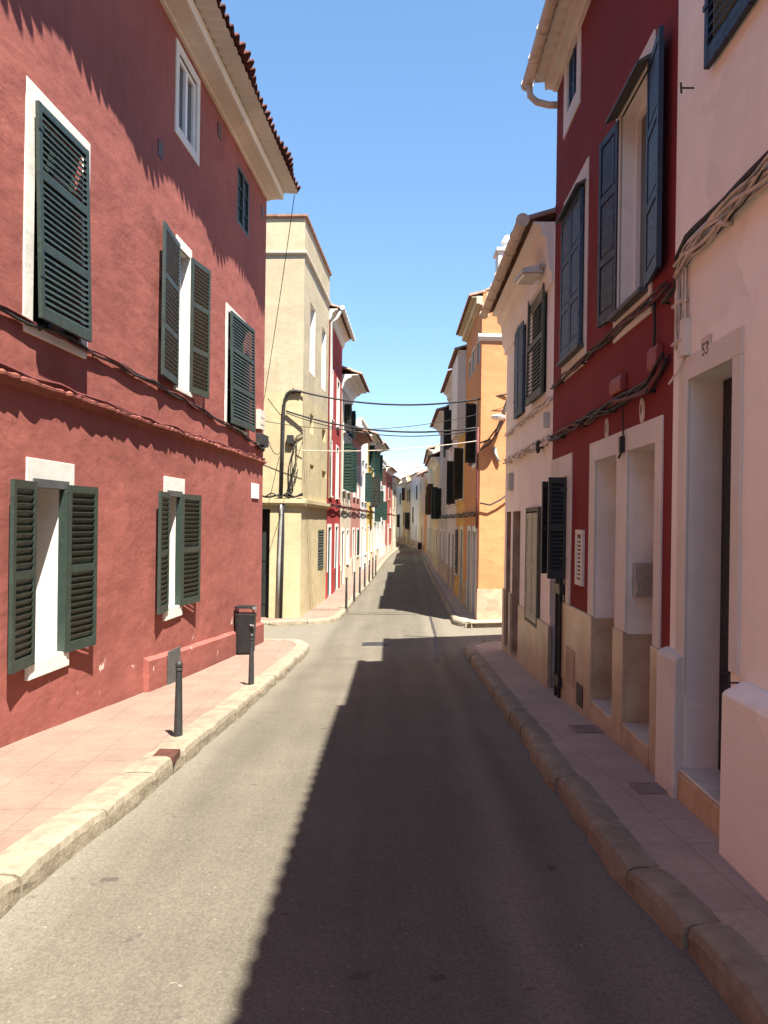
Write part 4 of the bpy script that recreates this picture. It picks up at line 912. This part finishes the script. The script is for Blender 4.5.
def farhouse(name, label, side, i, z, mat, over, ops, tmat='tile', cmat='white', extra=None, D=8, hmat='greenfar', smat=None, corn=.35, door='brown', ends=True, course=True):
    poly = PL if side < 0 else PR
    f = Fr(poly[i], poly[i+1], (0.6+.02*poly[i][1] if side < 0 else 0.2, poly[i][1]))
    mid = ((PL if side < 0 else PR)[i]); 
    h = house(name, label, f, 0, f.len, M[mat], D)
    holes = []
    for op in ops:
        fu, z0, z1, kind = op[:4]; wd = op[4] if len(op) > 4 else .9; c = f.len*fu
        holes.append((max(.05,c-wd/2), min(f.len-.05,c+wd/2), z0, z1, .06 if kind == 'door' else .16, 1))
    mb = MB(h['_o']); wallmesh(mb, f, 0, f.len, ZB, z, holes); body(mb, f, 0, f.len, ZB, z, D); mb.build('wall', [M[mat],M[smat or 'white']], h)
    for op, q in zip(ops, holes):
        kind = op[3]; a, b, z0, z1 = q[:4]; sm = M[op[5]] if len(op) > 5 else M[hmat]
        if kind == 'door':
            d = MB(h['_o']); d.box(f,a,b,-.055,-.03,z0,z1); d.box(f,a+.1,b-.1,-.03,-.018,z0+.2,z0+.9); d.box(f,a+.1,b-.1,-.03,-.018,z0+1.1,z1-.2); part(h, 'door', d, sm if len(op) > 5 else M[door])
            d = MB(h['_o']); d.box(f,a-.1,a-.002,-.01,.02,z0,z1+.12); d.box(f,b+.002,b+.1,-.01,.02,z0,z1+.12); d.box(f,a-.002,b+.002,-.01,.018,z1+.002,z1+.12); part(h, 'door_surround', d, M['white'])
            continue
        w = casing(h, f, a, b, z0, z1, .15, 'framewhite', 'glass', 1, 1)
        surround(w, f, a, b, z0, z1, .08, th=.02, bottom=.08)
        sill(w, f, a-.08, b+.08, z0-.002, .08, .05, .02)
        if kind == 'open':
            wl = (b-a)/2*(.9 if side < 0 else .78); louvre(w, f, a-.01, .03, z0, z1, wl, 112, 1, sm, .11); louvre(w, f, b+.01, .03, z0, z1, wl, 138, -1, sm, .11)
        elif kind == 'flat':
            wl = (b-a)/2; louvre(w, f, a-.01, .04, z0, z1, wl, 172, 1, sm, .11); louvre(w, f, b+.01, .04, z0, z1, wl, 172, -1, sm, .11)
        elif kind == 'shut':
            louvre(w, f, a, .03, z0, z1, (b-a)/2, 2, 1, sm, .11); louvre(w, f, b, .03, z0, z1, (b-a)/2, 2, -1, sm, .11)
        elif kind == 'balcony':
            wl = (b-a)/2; louvre(w, f, a-.01, .04, z0, z1, wl, 100, 1, sm, .11); louvre(w, f, b+.01, .04, z0, z1, wl, 95, -1, sm, .11)
            d = MB(h['_o']); d.box(f,a-.25,b+.25,0,.42,z0-.12,z0-.02)
            k = int((b-a+.5)/.12)
            for i_ in range(k+1):
                u = a-.23+(b-a+.46)*i_/k; d.tube([f.w(u,.4,z0-.02),f.w(u,.4,z0+.9)],.008,4)
            for uu in (a-.23,b+.23): 
                for i_ in range(1,4): d.tube([f.w(uu,.1*i_,z0-.02),f.w(uu,.1*i_,z0+.9)],.008,4)
            d.tube([f.w(a-.23,0,z0+.9),f.w(a-.23,.4,z0+.9),f.w(b+.23,.4,z0+.9),f.w(b+.23,0,z0+.9)],.014,5); part(w, 'balcony', d, M['black'])
    if over > 0: eave(h, f, 0, f.len, z, over, cmat, tmat, rise=.3, pitch=.3, corn=corn, seg=5, back=D/2)
    else:
        d = MB(h['_o']); d.box(f,0,f.len,-.2,.06,z-.02,z+.12); d.box(f,0,f.len,-.2,.03,z-.4,z-.34); part(h, 'coping', d, M['cream'])
    if i in (3,5,7,8,11,13):
        d = MB(h['_o']); uc = f.len*.4; d.box(f,uc-.25,uc+.25,-1.7,-1.2,z,z+1.35); d.box(f,uc-.3,uc+.3,-1.75,-1.15,z+1.351,z+1.42); d.lathe(f.w(uc,-1.45,z+1.42),[(.12,0),(.13,.2),(.17,.23),(.08,.34)],10); part(h, 'chimney', d, M['purewhite'])
    if course:
        d = MB(h['_o']); d.box(f,0.01,f.len-.01,-.01,.03,2.35,2.45); part(h, 'string_course', d, M[mat])
    prevb = 0.0; zpb = random.Random(i*7+side).uniform(-.35,.05)
    for q in sorted([q for q, op in zip(holes, ops) if q[2] < -.2])+[(f.len+.1,)]:
        if q[0]-.1 > prevb+.02:
            d = MB(h['_o']); d.box(f,prevb,q[0]-.1,-.01,.035,ZB,zpb); part(h, 'plinth', d, M[mat if i % 3 == 1 else ('wainsrough' if side > 0 else 'cream')])
        if len(q) > 1: prevb = q[1]+.1
    return h, f
gd = -1.0
hR, fR_ = farhouse('red_house', 'narrow bright red house next to the pale yellow corner house', -1, 1, 8.9, 'crimson', .35,
    [(.2,5.3,7.0,'win',.8),(.7,5.3,7.0,'win',.8),(.2,1.9+.7,4.5,'win',.8),(.7,2.6,4.5,'win',.8),(.2,gd,1.5,'door',.95,'teal'),(.72,gd,1.5,'door',.95,'teal')], tmat='tile')
gutter(hR, fR_, 0, fR_.len, 8.95, .44, .07, 'white', [(.05,.42,8.9),(.05,.25,8.6),(.05,.09,8.45),(.05,.09,6),(.05,.09,2.5)])
farhouse('cream_house', 'cream house with tall green shutters and a wide white soffit left of the street', -1, 2, 7.55, 'cream', .72,
    [(.28,5.4,6.5,'open',.7,'blackgreen'),(.72,5.4,6.5,'open',.7,'blackgreen'),(.28,3.0,4.9,'open',.9),(.72,3.0,4.9,'open',.9),(.25,gd,1.3,'door',.9),(.7,-.1,1.3,'win',.9)], corn=.55)
farhouse('pink_house', 'low salmon pink house with brown tiled eave on the sunny left side', -1, 3, 5.8, 'pink', .6,
    [(.3,2.9,4.4,'win',.8),(.7,2.9,4.4,'win',.8),(.3,gd,1.3,'door',.9),(.72,0,1.3,'shut',.8)], cmat='tile', corn=.2)
farhouse('white_house', 'plain white house with flat parapet between salmon pink and yellow houses', -1, 4, 7.0, 'purewhite', 0,
    [(.3,5.0,6.3,'win',.9),(.75,5.0,6.3,'win',.9),(.3,2.8,4.4,'win',.9),(.7,2.8,4.4,'open',.9),(.3,gd,1.4,'door',.9),(.75,-.1,1.3,'win',.9)], smat='greywall')
farhouse('yellow_house', 'sunflower yellow house with dark shutters and iron balcony on the left row', -1, 5, 6.75, 'sunyellow', .5,
    [(.3,5.0,6.2,'open',.8),(.75,5.0,6.2,'open',.8),(.5,2.7,4.4,'balcony',1.1,'blackgreen'),(.3,gd,1.4,'door',.9),(.75,-.1,1.3,'win',.8)], tmat='tile')
farhouse('white_house', 'white house with tall dark green shutters beyond the sunflower yellow house', -1, 6, 6.7, 'purewhite', .7,
    [(.15,4.2,6.2,'open',.9),(.65,4.5,6.2,'open',.9),(.3,1.7,3.6,'open',1.0),(.8,2.0,3.8,'open',1.0),(.3,gd,1.4,'door',.9),(.75,-.1,1.3,'win',.8)], smat='white')
farhouse('white_house', 'bright white house with brown upper shutters before the coral red house', -1, 7, 6.3, 'purewhite', 0,
    [(.35,4.4,5.6,'open',.8,'brown'),(.5,1.8,3.2,'open',.9),(.3,gd,1.4,'door',.9)])
farhouse('coral_house', 'coral red house at the bend on the left side of the street', -1, 8, 6.0, 'coral', .4,
    [(.5,3.6,5.0,'shut',.8,'brown'),(.4,gd,1.4,'door',.9),(.75,1.2,2.8,'win',.8)])
farhouse('cream_house', 'small cream house just before the far bend, left row', -1, 9, 5.6, 'cream', .4, [(.5,3.0,4.6,'shut',.8,'brown'),(.5,gd,1.4,'door',.9)])
farhouse('white_house', 'white house hidden in the far bend of the left row', -1, 10, 5.6, 'purewhite', .3, [(.5,3.0,4.6,'shut',.8),(.5,gd,1.4,'door',.9)])
for i, m_ in ((11,'cream'),(12,'purewhite'),(13,'paleochre'),(14,'purewhite')):
    farhouse('row_house', ['cream','whitewashed','pale ochre','last whitewashed'][i-11]+' house beyond the bend at the far end of the left row', -1, i, 6.0+.3*(i%2), m_, .3, [(.3,3.0,4.6,'shut',.8),(.7,3.0,4.6,'shut',.8),(.3,gd,1.4,'door',.9)])

# --- orange corner house
fo = Fr(PR[0], PR[1], (0,21)); fos = Fr(PR[0], (11.5,20.25), (3,10))
ho = house('orange_house', 'bright apricot orange corner house with a sunlit gable wall on the right', fo, 0, fo.len, M['orange'], 8)
zO = 7.55
oops = [(rect(fo,477,406,463,469)), ]
def Rf(f, pfar, pnear, yt, yb):
    b, z1 = f.at(pfar, yt); _, z0 = f.at(pfar, yb); a, _ = f.at(pnear, yt); return a, b, z0, z1
ob1 = (1.05,1.85,3.35,4.95); ob2 = (.45,1.0,6.0,6.55); ob3 = (1.7,2.3,6.0,6.6); ob4 = (2.7,3.2,6.0,6.5)
odr = (.55,1.35,-.85,1.5); odr2 = (2.0,2.8,-.85,1.5)
mb = MB(ho['_o']); wallmesh(mb, fo, 0, fo.len, ZB, zO, [(q+(.15,1)) for q in (ob1,ob2,ob3,ob4,odr,odr2)], step=.4, amp=.004)
wallmesh(mb, fos, 0, fos.len, ZB, zO, [], step=.35, amp=.012)
mb.q([fo.w(fo.len,0,ZB),fo.w(fo.len,-8,ZB),fo.w(fo.len,-8,zO),fo.w(fo.len,0,zO)]); mb.q([fo.w(fo.len,-8,ZB),fos.w(fos.len,0,ZB),fos.w(fos.len,0,zO),fo.w(fo.len,-8,zO)]); mb.q([fo.w(0,0,zO),fo.w(fo.len,0,zO),fo.w(fo.len,-8,zO),fos.w(fos.len,0,zO)])
mb.build('wall', [M['orange'],M['white']], ho)
w = casing(ho, fo, *ob1, .15); surround(w, fo, *ob1, .08, bottom=.1); louvre(w, fo, ob1[0], .03, ob1[2], ob1[3], .30, 112, 1, M['blackgreen'], .09); louvre(w, fo, ob1[1], .03, ob1[2], ob1[3], .32, 168, -1, M['blackgreen'], .09)
for q in (ob2,ob3,ob4): w = casing(ho, fo, *q, .12, 'blackgreen', 'dark', 1, 0); surround(w, fo, *q, .07)
for q in (odr,odr2):
    d = MB(ho['_o']); d.box(fo,q[0],q[1],-.145,-.1,q[2],q[3]); d.box(fo,q[0]+.1,q[1]-.1,-.1,-.088,-.5,.2); d.box(fo,q[0]+.1,q[1]-.1,-.1,-.088,.4,1.3); part(ho, 'door', d, M['blackgreen'])
    d = MB(ho['_o']); d.box(fo,q[0]-.12,q[0]-.002,-.01,.03,q[2],q[3]+.15); d.box(fo,q[1]+.002,q[1]+.12,-.01,.03,q[2],q[3]+.15); d.box(fo,q[0]-.002,q[1]+.002,-.01,.028,q[3]+.002,q[3]+.15); part(ho, 'door_surround', d, M['white'])
zwo = fos.at(490,589)[1]
d = MB(ho['_o']); d.box(fos,-.035,fos.len,-.01,.035,ZB,zwo); d.box(fo,.0,odr[0]-.12,-.01,.033,ZB,zwo-.1); d.box(fo,odr[1]+.12,odr2[0]-.12,-.01,.033,ZB,zwo-.1); d.box(fo,odr2[1]+.12,fo.len,-.01,.033,ZB,zwo-.1); part(ho, 'plinth', d, M['wainsrough'])
eave(ho, fo, 0, fo.len, zO, .27, 'cream', 'tile', rise=.26, pitch=.25, corn=.2, seg=6, flat=True)
zm = fos.at(490,337)[1]; d = MB(ho['_o']); d.ext(fos,-.1,fos.len,[(-.02,zm-.1),(.03,zm-.1),(.09,zm-.01),(.09,zm+.05),(-.02,zm+.09)]); part(ho, 'string_course', d, M['white'])
# chimney
cp = Vector((3.3,21.4,zO+.4)); d = MB(ho['_o'])
d.hexa([cp+Vector((a,b,c)) for c in (-.5,1.15) for a,b in ((-.3,-.3),(.3,-.3),(.3,.3),(-.3,.3))]); d.hexa([cp+Vector((a,b,c)) for c in (1.15,1.24) for a,b in ((-.36,-.36),(.36,-.36),(.36,.36),(-.36,.36))]); d.lathe(cp+Vector((0,0,1.24)),[(.14,0),(.16,.2),(.2,.24),(.1,.42)],12)
part(ho, 'chimney', d, M['purewhite'])
# pipes and bits on the orange gable
def onfo(px, py, n=.05):
    u, z = fos.at(px,py,n); return fos.w(u,n,z)
P = [fo.w(.05,.06,z) for z in (4.2,3.2,2.4,1.6)]; m_ = MB(P[0]); m_.tube(P,.03,7); tag(m_.build('drain_pipe', M['cablered'], smooth=True), 'dark thin pipe running down the front corner of the orange house', 'pipe')
wlm = empty('wall_lamp', onfo(505,419,0), 'small white lamp sticking out of the orange gable wall', 'lamp'); wlm['_o'] = tuple(wlm.location)
u_, z_ = fos.at(505,419); d = MB(wlm['_o']); d.tube([fos.w(u_,0,z_),fos.w(u_-.15,.3,z_+.02)],.02,7); part(wlm, 'arm', d, M['pipe']); d = MB(wlm['_o']); c_ = fos.w(u_-.25,.45,z_); d.lathe(c_,[(.02,.06),(.13,.03),(.2,0),(.18,-.05),(.08,-.09)],14); part(wlm, 'lamp_head', d, M['framewhite'])
hk = MB(onfo(497,455)); hk.tube([onfo(494,447,.06),onfo(495.5,454,.06),onfo(499,462,.06)],.04,6); tag(hk.build('wall_bracket', M['plastic'], smooth=True), 'grey bracket on the orange gable under the crossing cables', 'bracket')
for k_, (pts, lab) in enumerate((([(480,443),(488,440),(497,428),(503,412),(506,402),(508,395)],'black cable swooping up the orange gable to the corner of the blush house'),
                  ([(480,450),(489,444),(498,432),(504,415),(507,405)],'second black cable swooping just under the first on the orange gable'),
                  ([(480,503),(490,505),(500,500),(508,494)],'thin cable crossing the orange gable low down by the white lamp shade'))):
    cable('cable', lab, [onfo(a,b,.12) for a,b in pts], .022, 'cable')
hr_ = Fr(PR[0], PR[1], (0,21))
hx, fx = farhouse('ochre_house', 'ochre yellow house with a white upper bay beside the orange corner house', 1, 1, 7.1, 'ochre', .3,
    [(.3,2.5,4.1,'open',.8,'blackgreen'),(.8,2.5,4.1,'shut',.8,'blackgreen'),(.25,gd,1.5,'door',.8,'blackgreen'),(.75,.0,1.5,'shut',.7,'blackgreen')])
d = MB(hx['_o']); d.box(fx,.02,2.4,-.01,.27,4.55,7.0); part(hx, 'bay', d, M['purewhite'], bevel=.01)
farhouse('white_house', 'tall white house with dark shutters after the ochre house, right row', 1, 2, 7.0, 'purewhite', .3,
    [(.6,4.6,6.0,'open',.9,'blackgreen'),(.15,2.4,3.9,'open',.9,'blackgreen'),(.7,2.4,3.9,'shut',.9,'blackgreen'),(.25,gd,1.3,'door',.8),(.7,gd,1.3,'door',.8)], smat='greywall')

farhouse('grey_house', 'grey white house with dark green shutters on the shaded right row', 1, 3, 6.3, 'greywall', .45,
    [(.3,4.5,5.7,'shut',.9,'blackgreen'),(.75,1.9,3.3,'open',.9,'blackgreen'),(.3,1.9,3.3,'win',.8),(.3,gd,1.3,'door',.8,'brown'),(.75,gd,1.3,'door',.8,'blackgreen')])
farhouse('cream_house', 'low cream green shuttered house midway along the right row', 1, 4, 4.9, 'paleochre', .5,
    [(.25,1.9,3.5,'open',.9),(.7,1.9,3.5,'shut',1.0),(.3,gd,1.3,'door',.9,'brown'),(.75,gd,1.3,'door',.9)])
farhouse('white_house', 'white house with wine red shutters further down the right row', 1, 5, 5.9, 'cream', .4,
    [(.2,2.2,4.0,'open',.9,'brown'),(.6,2.2,4.0,'open',.9,'greenfar'),(.3,gd,1.3,'door',.9),(.75,gd,1.3,'door',.9)])
farhouse('cream_house', 'small cream house with tiled roof before the bend on the right', 1, 6, 6.3, 'cream', .3,
    [(.3,2.2,4.0,'shut',.9,'brown'),(.3,gd,1.3,'door',.9)])
farhouse('ochre_house', 'pale ochre house with small windows where the street bends', 1, 7, 5.6, 'ochre', .3, [(.5,2.4,4.0,'shut',.9,'greygreen'),(.4,gd,1.3,'door',.9)])
farhouse('cream_house', 'cream house with two dark windows facing the far bend', 1, 8, 6.0, 'cream', .25, [(.3,2.4,4.0,'win',.9),(.7,4.3,5.3,'win',.8),(.4,gd,1.3,'door',.9)])
farhouse('white_house', 'tiled white house with narrow windows closing the end of the street', 1, 9, 6.4, 'purewhite', .25, [(.25,3.9,5.3,'shut',.8,'blackgreen'),(.7,1.6,3.2,'shut',.8,'blackgreen'),(.3,gd,1.3,'win',.9)], smat='white')
farhouse('cream_house', 'pale cream house with one dark balcony window at the end of the street', 1, 10, 5.9, 'cream', .2, [(.3,3.9,5.2,'shut',.9,'blackgreen'),(.3,1.0,2.7,'balcony',.9,'blackgreen'),(.7,3.9,5.2,'shut',.8,'brown'),(.6,gd,1.2,'door',.9,'greygreen')])
farhouse('ochre_house', 'ochre house with brown shutters squeezed in at the end of the street', 1, 11, 6.7, 'paleochre', .2, [(.5,4.2,5.6,'open',.9,'brown'),(.5,1.2,2.8,'shut',.9,'brown'),(.4,gd,1.2,'door',.9,'brown')])
farhouse('white_house', 'narrow whitewashed house third from the last at the street end', 1, 12, 6.2, 'purewhite', .2, [(.3,3.8,5.2,'shut',.9,'blackgreen'),(.7,3.8,5.2,'win',.8),(.5,1.0,2.6,'open',.9,'blackgreen'),(.4,gd,1.2,'door',.9,'blackgreen')])
farhouse('cream_house', 'last cream house with dark shutters still seen past the bend', 1, 13, 6.9, 'cream', .2, [(.4,4.0,5.4,'shut',.9,'blackgreen'),(.5,1.0,2.6,'shut',.9,'blackgreen'),(.4,gd,1.2,'door',.9)])
farhouse('row_house', 'plain white house mostly hidden beyond the bend on the right', 1, 14, 6.3, 'purewhite', .2, [(.4,3.5,5.0,'shut',.9,'blackgreen'),(.4,gd,1.3,'door',.9)])
farhouse('row_house', 'last house beyond the bend on the right, cream', 1, 15, 6.0, 'cream', .2, [(.4,3.5,5.0,'shut',.9,'blackgreen'),(.4,gd,1.3,'door',.9)])
# cable runs along the right row
for i in (0,1,2,3,4):
    f = Fr(PR[i], PR[i+1], (0,PR[i][1]))
    bundle('cable_bundle', 'dark cable run along the front of the '+['orange corner','ochre','tall white','grey white','cream green shuttered'][i]+' house, right row', f, [(.05,1.98 if i else 2.0),(f.len-.05,1.98)], ['cable'], 3, .016, .05, .09, step=.4)
for i in (1,2,3,4,5):
    f = Fr(PL[i], PL[i+1], (0,PL[i][1]))
    bundle('cable_bundle', 'brown cable run along the front of the '+['bright red','cream','salmon pink','plain white','sunflower yellow'][i-1]+' house, left row', f, [(.05,2.3),(f.len-.05,2.3)], ['cablered'], 3, .016, .05, .08, step=.4)

# overhead cables across the street
A = onfs(300,391.5); B = onfo(507,394)
cable('overhead_cable', 'highest thick black cable crossing the street from the bent mast to the orange gable', sagline(A, B, .32), .024, 'cable')
cable('overhead_cable', 'thin second highest cable crossing the street from the red house corner', sagline(onfs(264,421,.5), onfo(505,407,.05), .38), .009, 'cable')
A = onfs(286,411); B = fo.w(.05,.08,fo.at(480,428)[1])
cable('overhead_cable', 'thick sagging cable crossing the street, third from the top', sagline(A, B, .30), .024, 'cable')
cable('overhead_cable', 'companion of the thick sagging cable, hanging just beneath it', sagline(A-Vector((0,0,.05)), B-Vector((0,0,.06)), .36), .014, 'cable')
cable('overhead_cable', 'lowest pale thin cable crossing the street', sagline(onfs(296,450), fo.w(.05,.08,fo.at(480,441)[1]), .12), .011, 'cablewhite')
cable('overhead_cable', 'thin wire slanting from the red house corner down to the yellow gable mast', sagline(FL.w(uE-.05,.1,FL.at(261,397)[1]), onfs(305,431), .15, 12), .009, 'cable')
cable('overhead_cable', 'short thin wire sagging from the black splice box to the yellow gable mast', sagline(FL.w(uE-.05,.1,FL.at(261,437)[1]), onfs(280,452), .18, 12), .009, 'cable')
cable('overhead_cable', 'long thin wire hanging from the red eave down across the yellow gable', sagline(FL.w(uE,.6,ZTL-.05), onfs(263,405,.4), .12, 14), .008, 'cable')

# ============================================================ street furniture
def make_bollard(base, label, group):
    o = empty('bollard', base, label, 'bollard', group); o['_o'] = tuple(base)
    d = MB(base); d.lathe(base, [(.042,-.03),(.042,.0),(.040,.02),(.028,.60),(.027,.615),(.033,.62),(.033,.635),(.027,.64)], 18); part(o, 'post', d, M['iron'], smooth=False)
    d = MB(base); d.lathe(base, [(.027,.641),(.032,.655),(.034,.672),(.030,.69),(.018,.702),(.004,.706)], 16); part(o, 'finial', d, M['iron'], smooth=True)
    return o
G = 'bollards along the left pavement'
b0 = ground(178,738); bol = make_bollard(b0, 'nearest dark iron bollard by the drain gap in the left kerb', G)
kids = list(bol.children)
labs = ['dark iron bollard standing in front of the black litter bin'] + ['slim bollard '+q+' beyond the pale yellow corner house' for q in ('nearest the corner, first of the row','second of the row','third of the row','fourth of the row','fifth of the row','sixth of the row','last of the row')]
spots = [ground(251,686)]+[ground(px,py) for px,py in ((346,609),(354,600),(359.5,593),(364.5,587),(369,582),(372.5,578),(375.5,574.5))]
for q, lb in zip(spots, labs):
    c = bol.copy(); C.objects.link(c); c.location = q; c['label'] = lb
    if q.y > 20: c.scale = (1,1,1.35)
    for ch in kids:
        k_ = ch.copy(); C.objects.link(k_); k_.parent = c
# litter bin
bp = ground(246,654); bp.x -= .02
bn = empty('litter_bin', bp, 'black litter bin with rounded body against the brick red wall', 'bin'); bn['_o'] = tuple(bp)
def rrect(a, b, r, k=5):
    P = []
    for cx, cy, s in ((a-r,b-r,0),(-a+r,b-r,90),(-a+r,-b+r,180),(a-r,-b+r,270)):
        for i in range(k+1):
            t = math.radians(s+90*i/k); P.append((cx+r*math.cos(t), cy+r*math.sin(t)))
    return P
def loft(d, c, secs, mi=0):
    b = len(d.v); k = None
    for (a, bb, r, z) in secs:
        P = rrect(a,bb,r); k = len(P); d.v += [Vector((c.x+x,c.y+y,c.z+z))-d.o for x,y in P]
    for i in range(len(secs)-1):
        for j in range(k): d.f.append((b+i*k+j,b+i*k+(j+1)%k,b+(i+1)*k+(j+1)%k,b+(i+1)*k+j)); d.mi.append(mi)
    d.f.append(tuple(b+j for j in reversed(range(k)))); d.f.append(tuple(b+(len(secs)-1)*k+j for j in range(k))); d.mi += [mi,mi]
d = MB(bp); loft(d, bp, [(.13,.13,.05,.02),(.165,.15,.06,.05),(.175,.155,.07,.35),(.185,.16,.07,.72),(.19,.165,.07,.74),(.185,.16,.07,.76)]); part(bn, 'body', d, M['black'])
d = MB(bp)
for sx in (-1,1): d.tube([bp+Vector((sx*.14,0,.75)),bp+Vector((sx*.14,0,.86))],.014,7)
loft(d, bp, [(.19,.15,.07,.86),(.19,.15,.07,.885),(.15,.11,.05,.90)]); part(bn, 'lid', d, M['black'])
d = MB(bp); d.lathe(bp+Vector((.17,-.1,.84)),[(.05,0),(.055,.02),(.05,.05)],14); part(bn, 'ashtray', d, M['steel'])
d = MB(bp); d.tube([bp+Vector((.19,-.2,.55)),bp+Vector((.12,-.18,.56))],.02,8); part(bn, 'lock', d, M['steel'])
# far dark bin-like box
q = ground(419.5,549.5); d = MB(q); loft(d, q, [(.15,.15,.05,0),(.19,.18,.06,.25),(.2,.19,.06,.55),(.15,.15,.05,.62)]); tag(d.build('litter_bin', M['black']), 'tiny dark bin standing far away at the bend of the street', 'bin')
# drain gap in the left kerb, covers
q = Vector((-1.70,6.42,gz(-1.7,6.42))); d = MB(q); d.hexa([q+Vector((a,b,c)) for c in (-.10,-.03) for a,b in ((-.1,-.10),(.022,-.10),(.022,.10),(-.1,.10))]); d.hexa([q+Vector((a,b,c)) for c in (-.029,.037) for a,b in ((-.15,-.10),(.026,-.10),(.026,.10),(-.15,.10))], 1)
tag(d.build('kerb_drain', [M['dark'],M['brown']], bevel=.006), 'rusty drain inlet set in the left kerb below the nearest bollard', 'drain')
def cover(px, py, w, l, lab, mat='iron', off=0.006):
    q = ground(px,py,off if off > 0 else -KH+.004); d = MB(q)
    K = [(-w,-l),(w,-l),(w,l),(-w,l)]
    d.hexa([Vector((q.x+a,q.y+b,gz(q.x+a,q.y+b)+(0 if off > 0 else -KH)+c)) for c in (-.02,.012) for a,b in K])
    for i in range(5):
        t = -l+2*l*(i+.5)/5; d.hexa([Vector((q.x+a,q.y+b,gz(q.x+a,q.y+b)+(0 if off > 0 else -KH)+c)) for c in (.0121,.016) for a,b in ((-w*.8,t-.012),(w*.8,t-.012),(w*.8,t+.012),(-w*.8,t+.012))])
    tag(d.build('manhole_cover', M[mat], bevel=.003), lab, 'cover')
M['coverstone'] = stone('dusty iron cover', (.29,.22,.18,1), (.20,.15,.125,1), 8, .8, .4)
cover(586,729,.13,.16,'small dusty cover in the right pavement by the farther twin doorway','coverstone')
cover(649,788,.11,.12,'small dusty cover in the right pavement by the pier of the white house','coverstone')
cover(375,644,.28,.28,'square cover in the road in the middle of the crossing','iron',-1)

def seam(pts, w):
    P = [ground(a,b,-KH) for a,b in pts]; d = MB(P[0]); n_ = len(P)
    fine = []
    for a, b in zip(P, P[1:]):
        for i in range(10): fine.append(a.lerp(b, i/10))
    fine.append(P[-1]); q_ = []
    for i, p in enumerate(fine):
        t = (fine[min(len(fine)-1,i+1)]-fine[max(0,i-1)]); t.z = 0; t.normalize(); nn_ = Vector((-t.y,t.x,0)); ww_ = w*(1+.5*noise.noise(p*3))
        q_.append([Vector((r_.x,r_.y,gz(r_.x,r_.y)-KH+.014)) for r_ in (p-nn_*ww_, p+nn_*ww_)])
    for a, b in zip(q_, q_[1:]): d.q([a[0],a[1],b[1],b[0]])
    tag(d.build('tar_seam', M['tar']), kind='structure')
M['tar'] = stone('tar joint filler', (.055,.048,.04,1), (.03,.026,.022,1), 8, .6, .3)
seam([(428,606),(431,620),(435,634),(436,648),(437,662)], .03)
seam([(404,636),(425,637),(450,637.5)], .025)

# ============================================================ light, sky, camera
SV = Vector((.262,-.48,1.0)).normalized()
elev = math.asin(SV.z)
su = bpy.data.lights.new('sun','SUN'); su.energy = 3.8; su.angle = math.radians(.53); su.color = (1,.945,.86)
so = bpy.data.objects.new('sun', su); C.objects.link(so); so.rotation_euler = SV.to_track_quat('Z','Y').to_euler(); so.location = (10,-10,30)
W = bpy.data.worlds.new('World'); S.world = W; W.use_nodes = True; nt = W.node_tree
sky = nt.nodes.new('ShaderNodeTexSky'); sky.sky_type = 'NISHITA'; sky.sun_disc = False; sky.sun_elevation = elev
sky.sun_rotation = math.atan2(SV.x, SV.y); sky.air_density = 1.0; sky.dust_density = .0; sky.ozone_density = 3.0; sky.altitude = 2500
bg = nt.nodes['Background']; gm = nt.nodes.new('ShaderNodeGamma'); gm.inputs['Gamma'].default_value = .60; nt.links.new(sky.outputs[0], gm.inputs['Color']); hs = nt.nodes.new('ShaderNodeHueSaturation'); hs.inputs['Saturation'].default_value = 1.38; nt.links.new(gm.outputs[0], hs.inputs['Color']); nt.links.new(hs.outputs[0], bg.inputs[0]); bg.inputs[1].default_value = .118
cd = bpy.data.cameras.new('camera'); cam = bpy.data.objects.new('camera', cd); C.objects.link(cam)
cd.sensor_fit = 'VERTICAL'; cd.sensor_height = 36; cd.sensor_width = 27; cd.lens = 36*F/1024
cd.shift_y = (HZ-512)/1024; cd.clip_end = 3000; cd.clip_start = .05
from mathutils import Matrix
cam.matrix_world = Matrix.Translation((0,0,H)) @ Matrix.Rotation(math.radians(90),4,'X') @ Matrix.Rotation(TH,4,'Z')
S.camera = cam
S.view_settings.view_transform = 'Standard'; S.view_settings.look = 'None'; S.view_settings.exposure = 2.14; S.view_settings.gamma = 1
S.view_settings.use_curve_mapping = False
S.render.resolution_x = 768; S.render.resolution_y = 1024
for o in bpy.data.objects:
    for k_ in ('_o','_D'):
        if k_ in o: del o[k_]
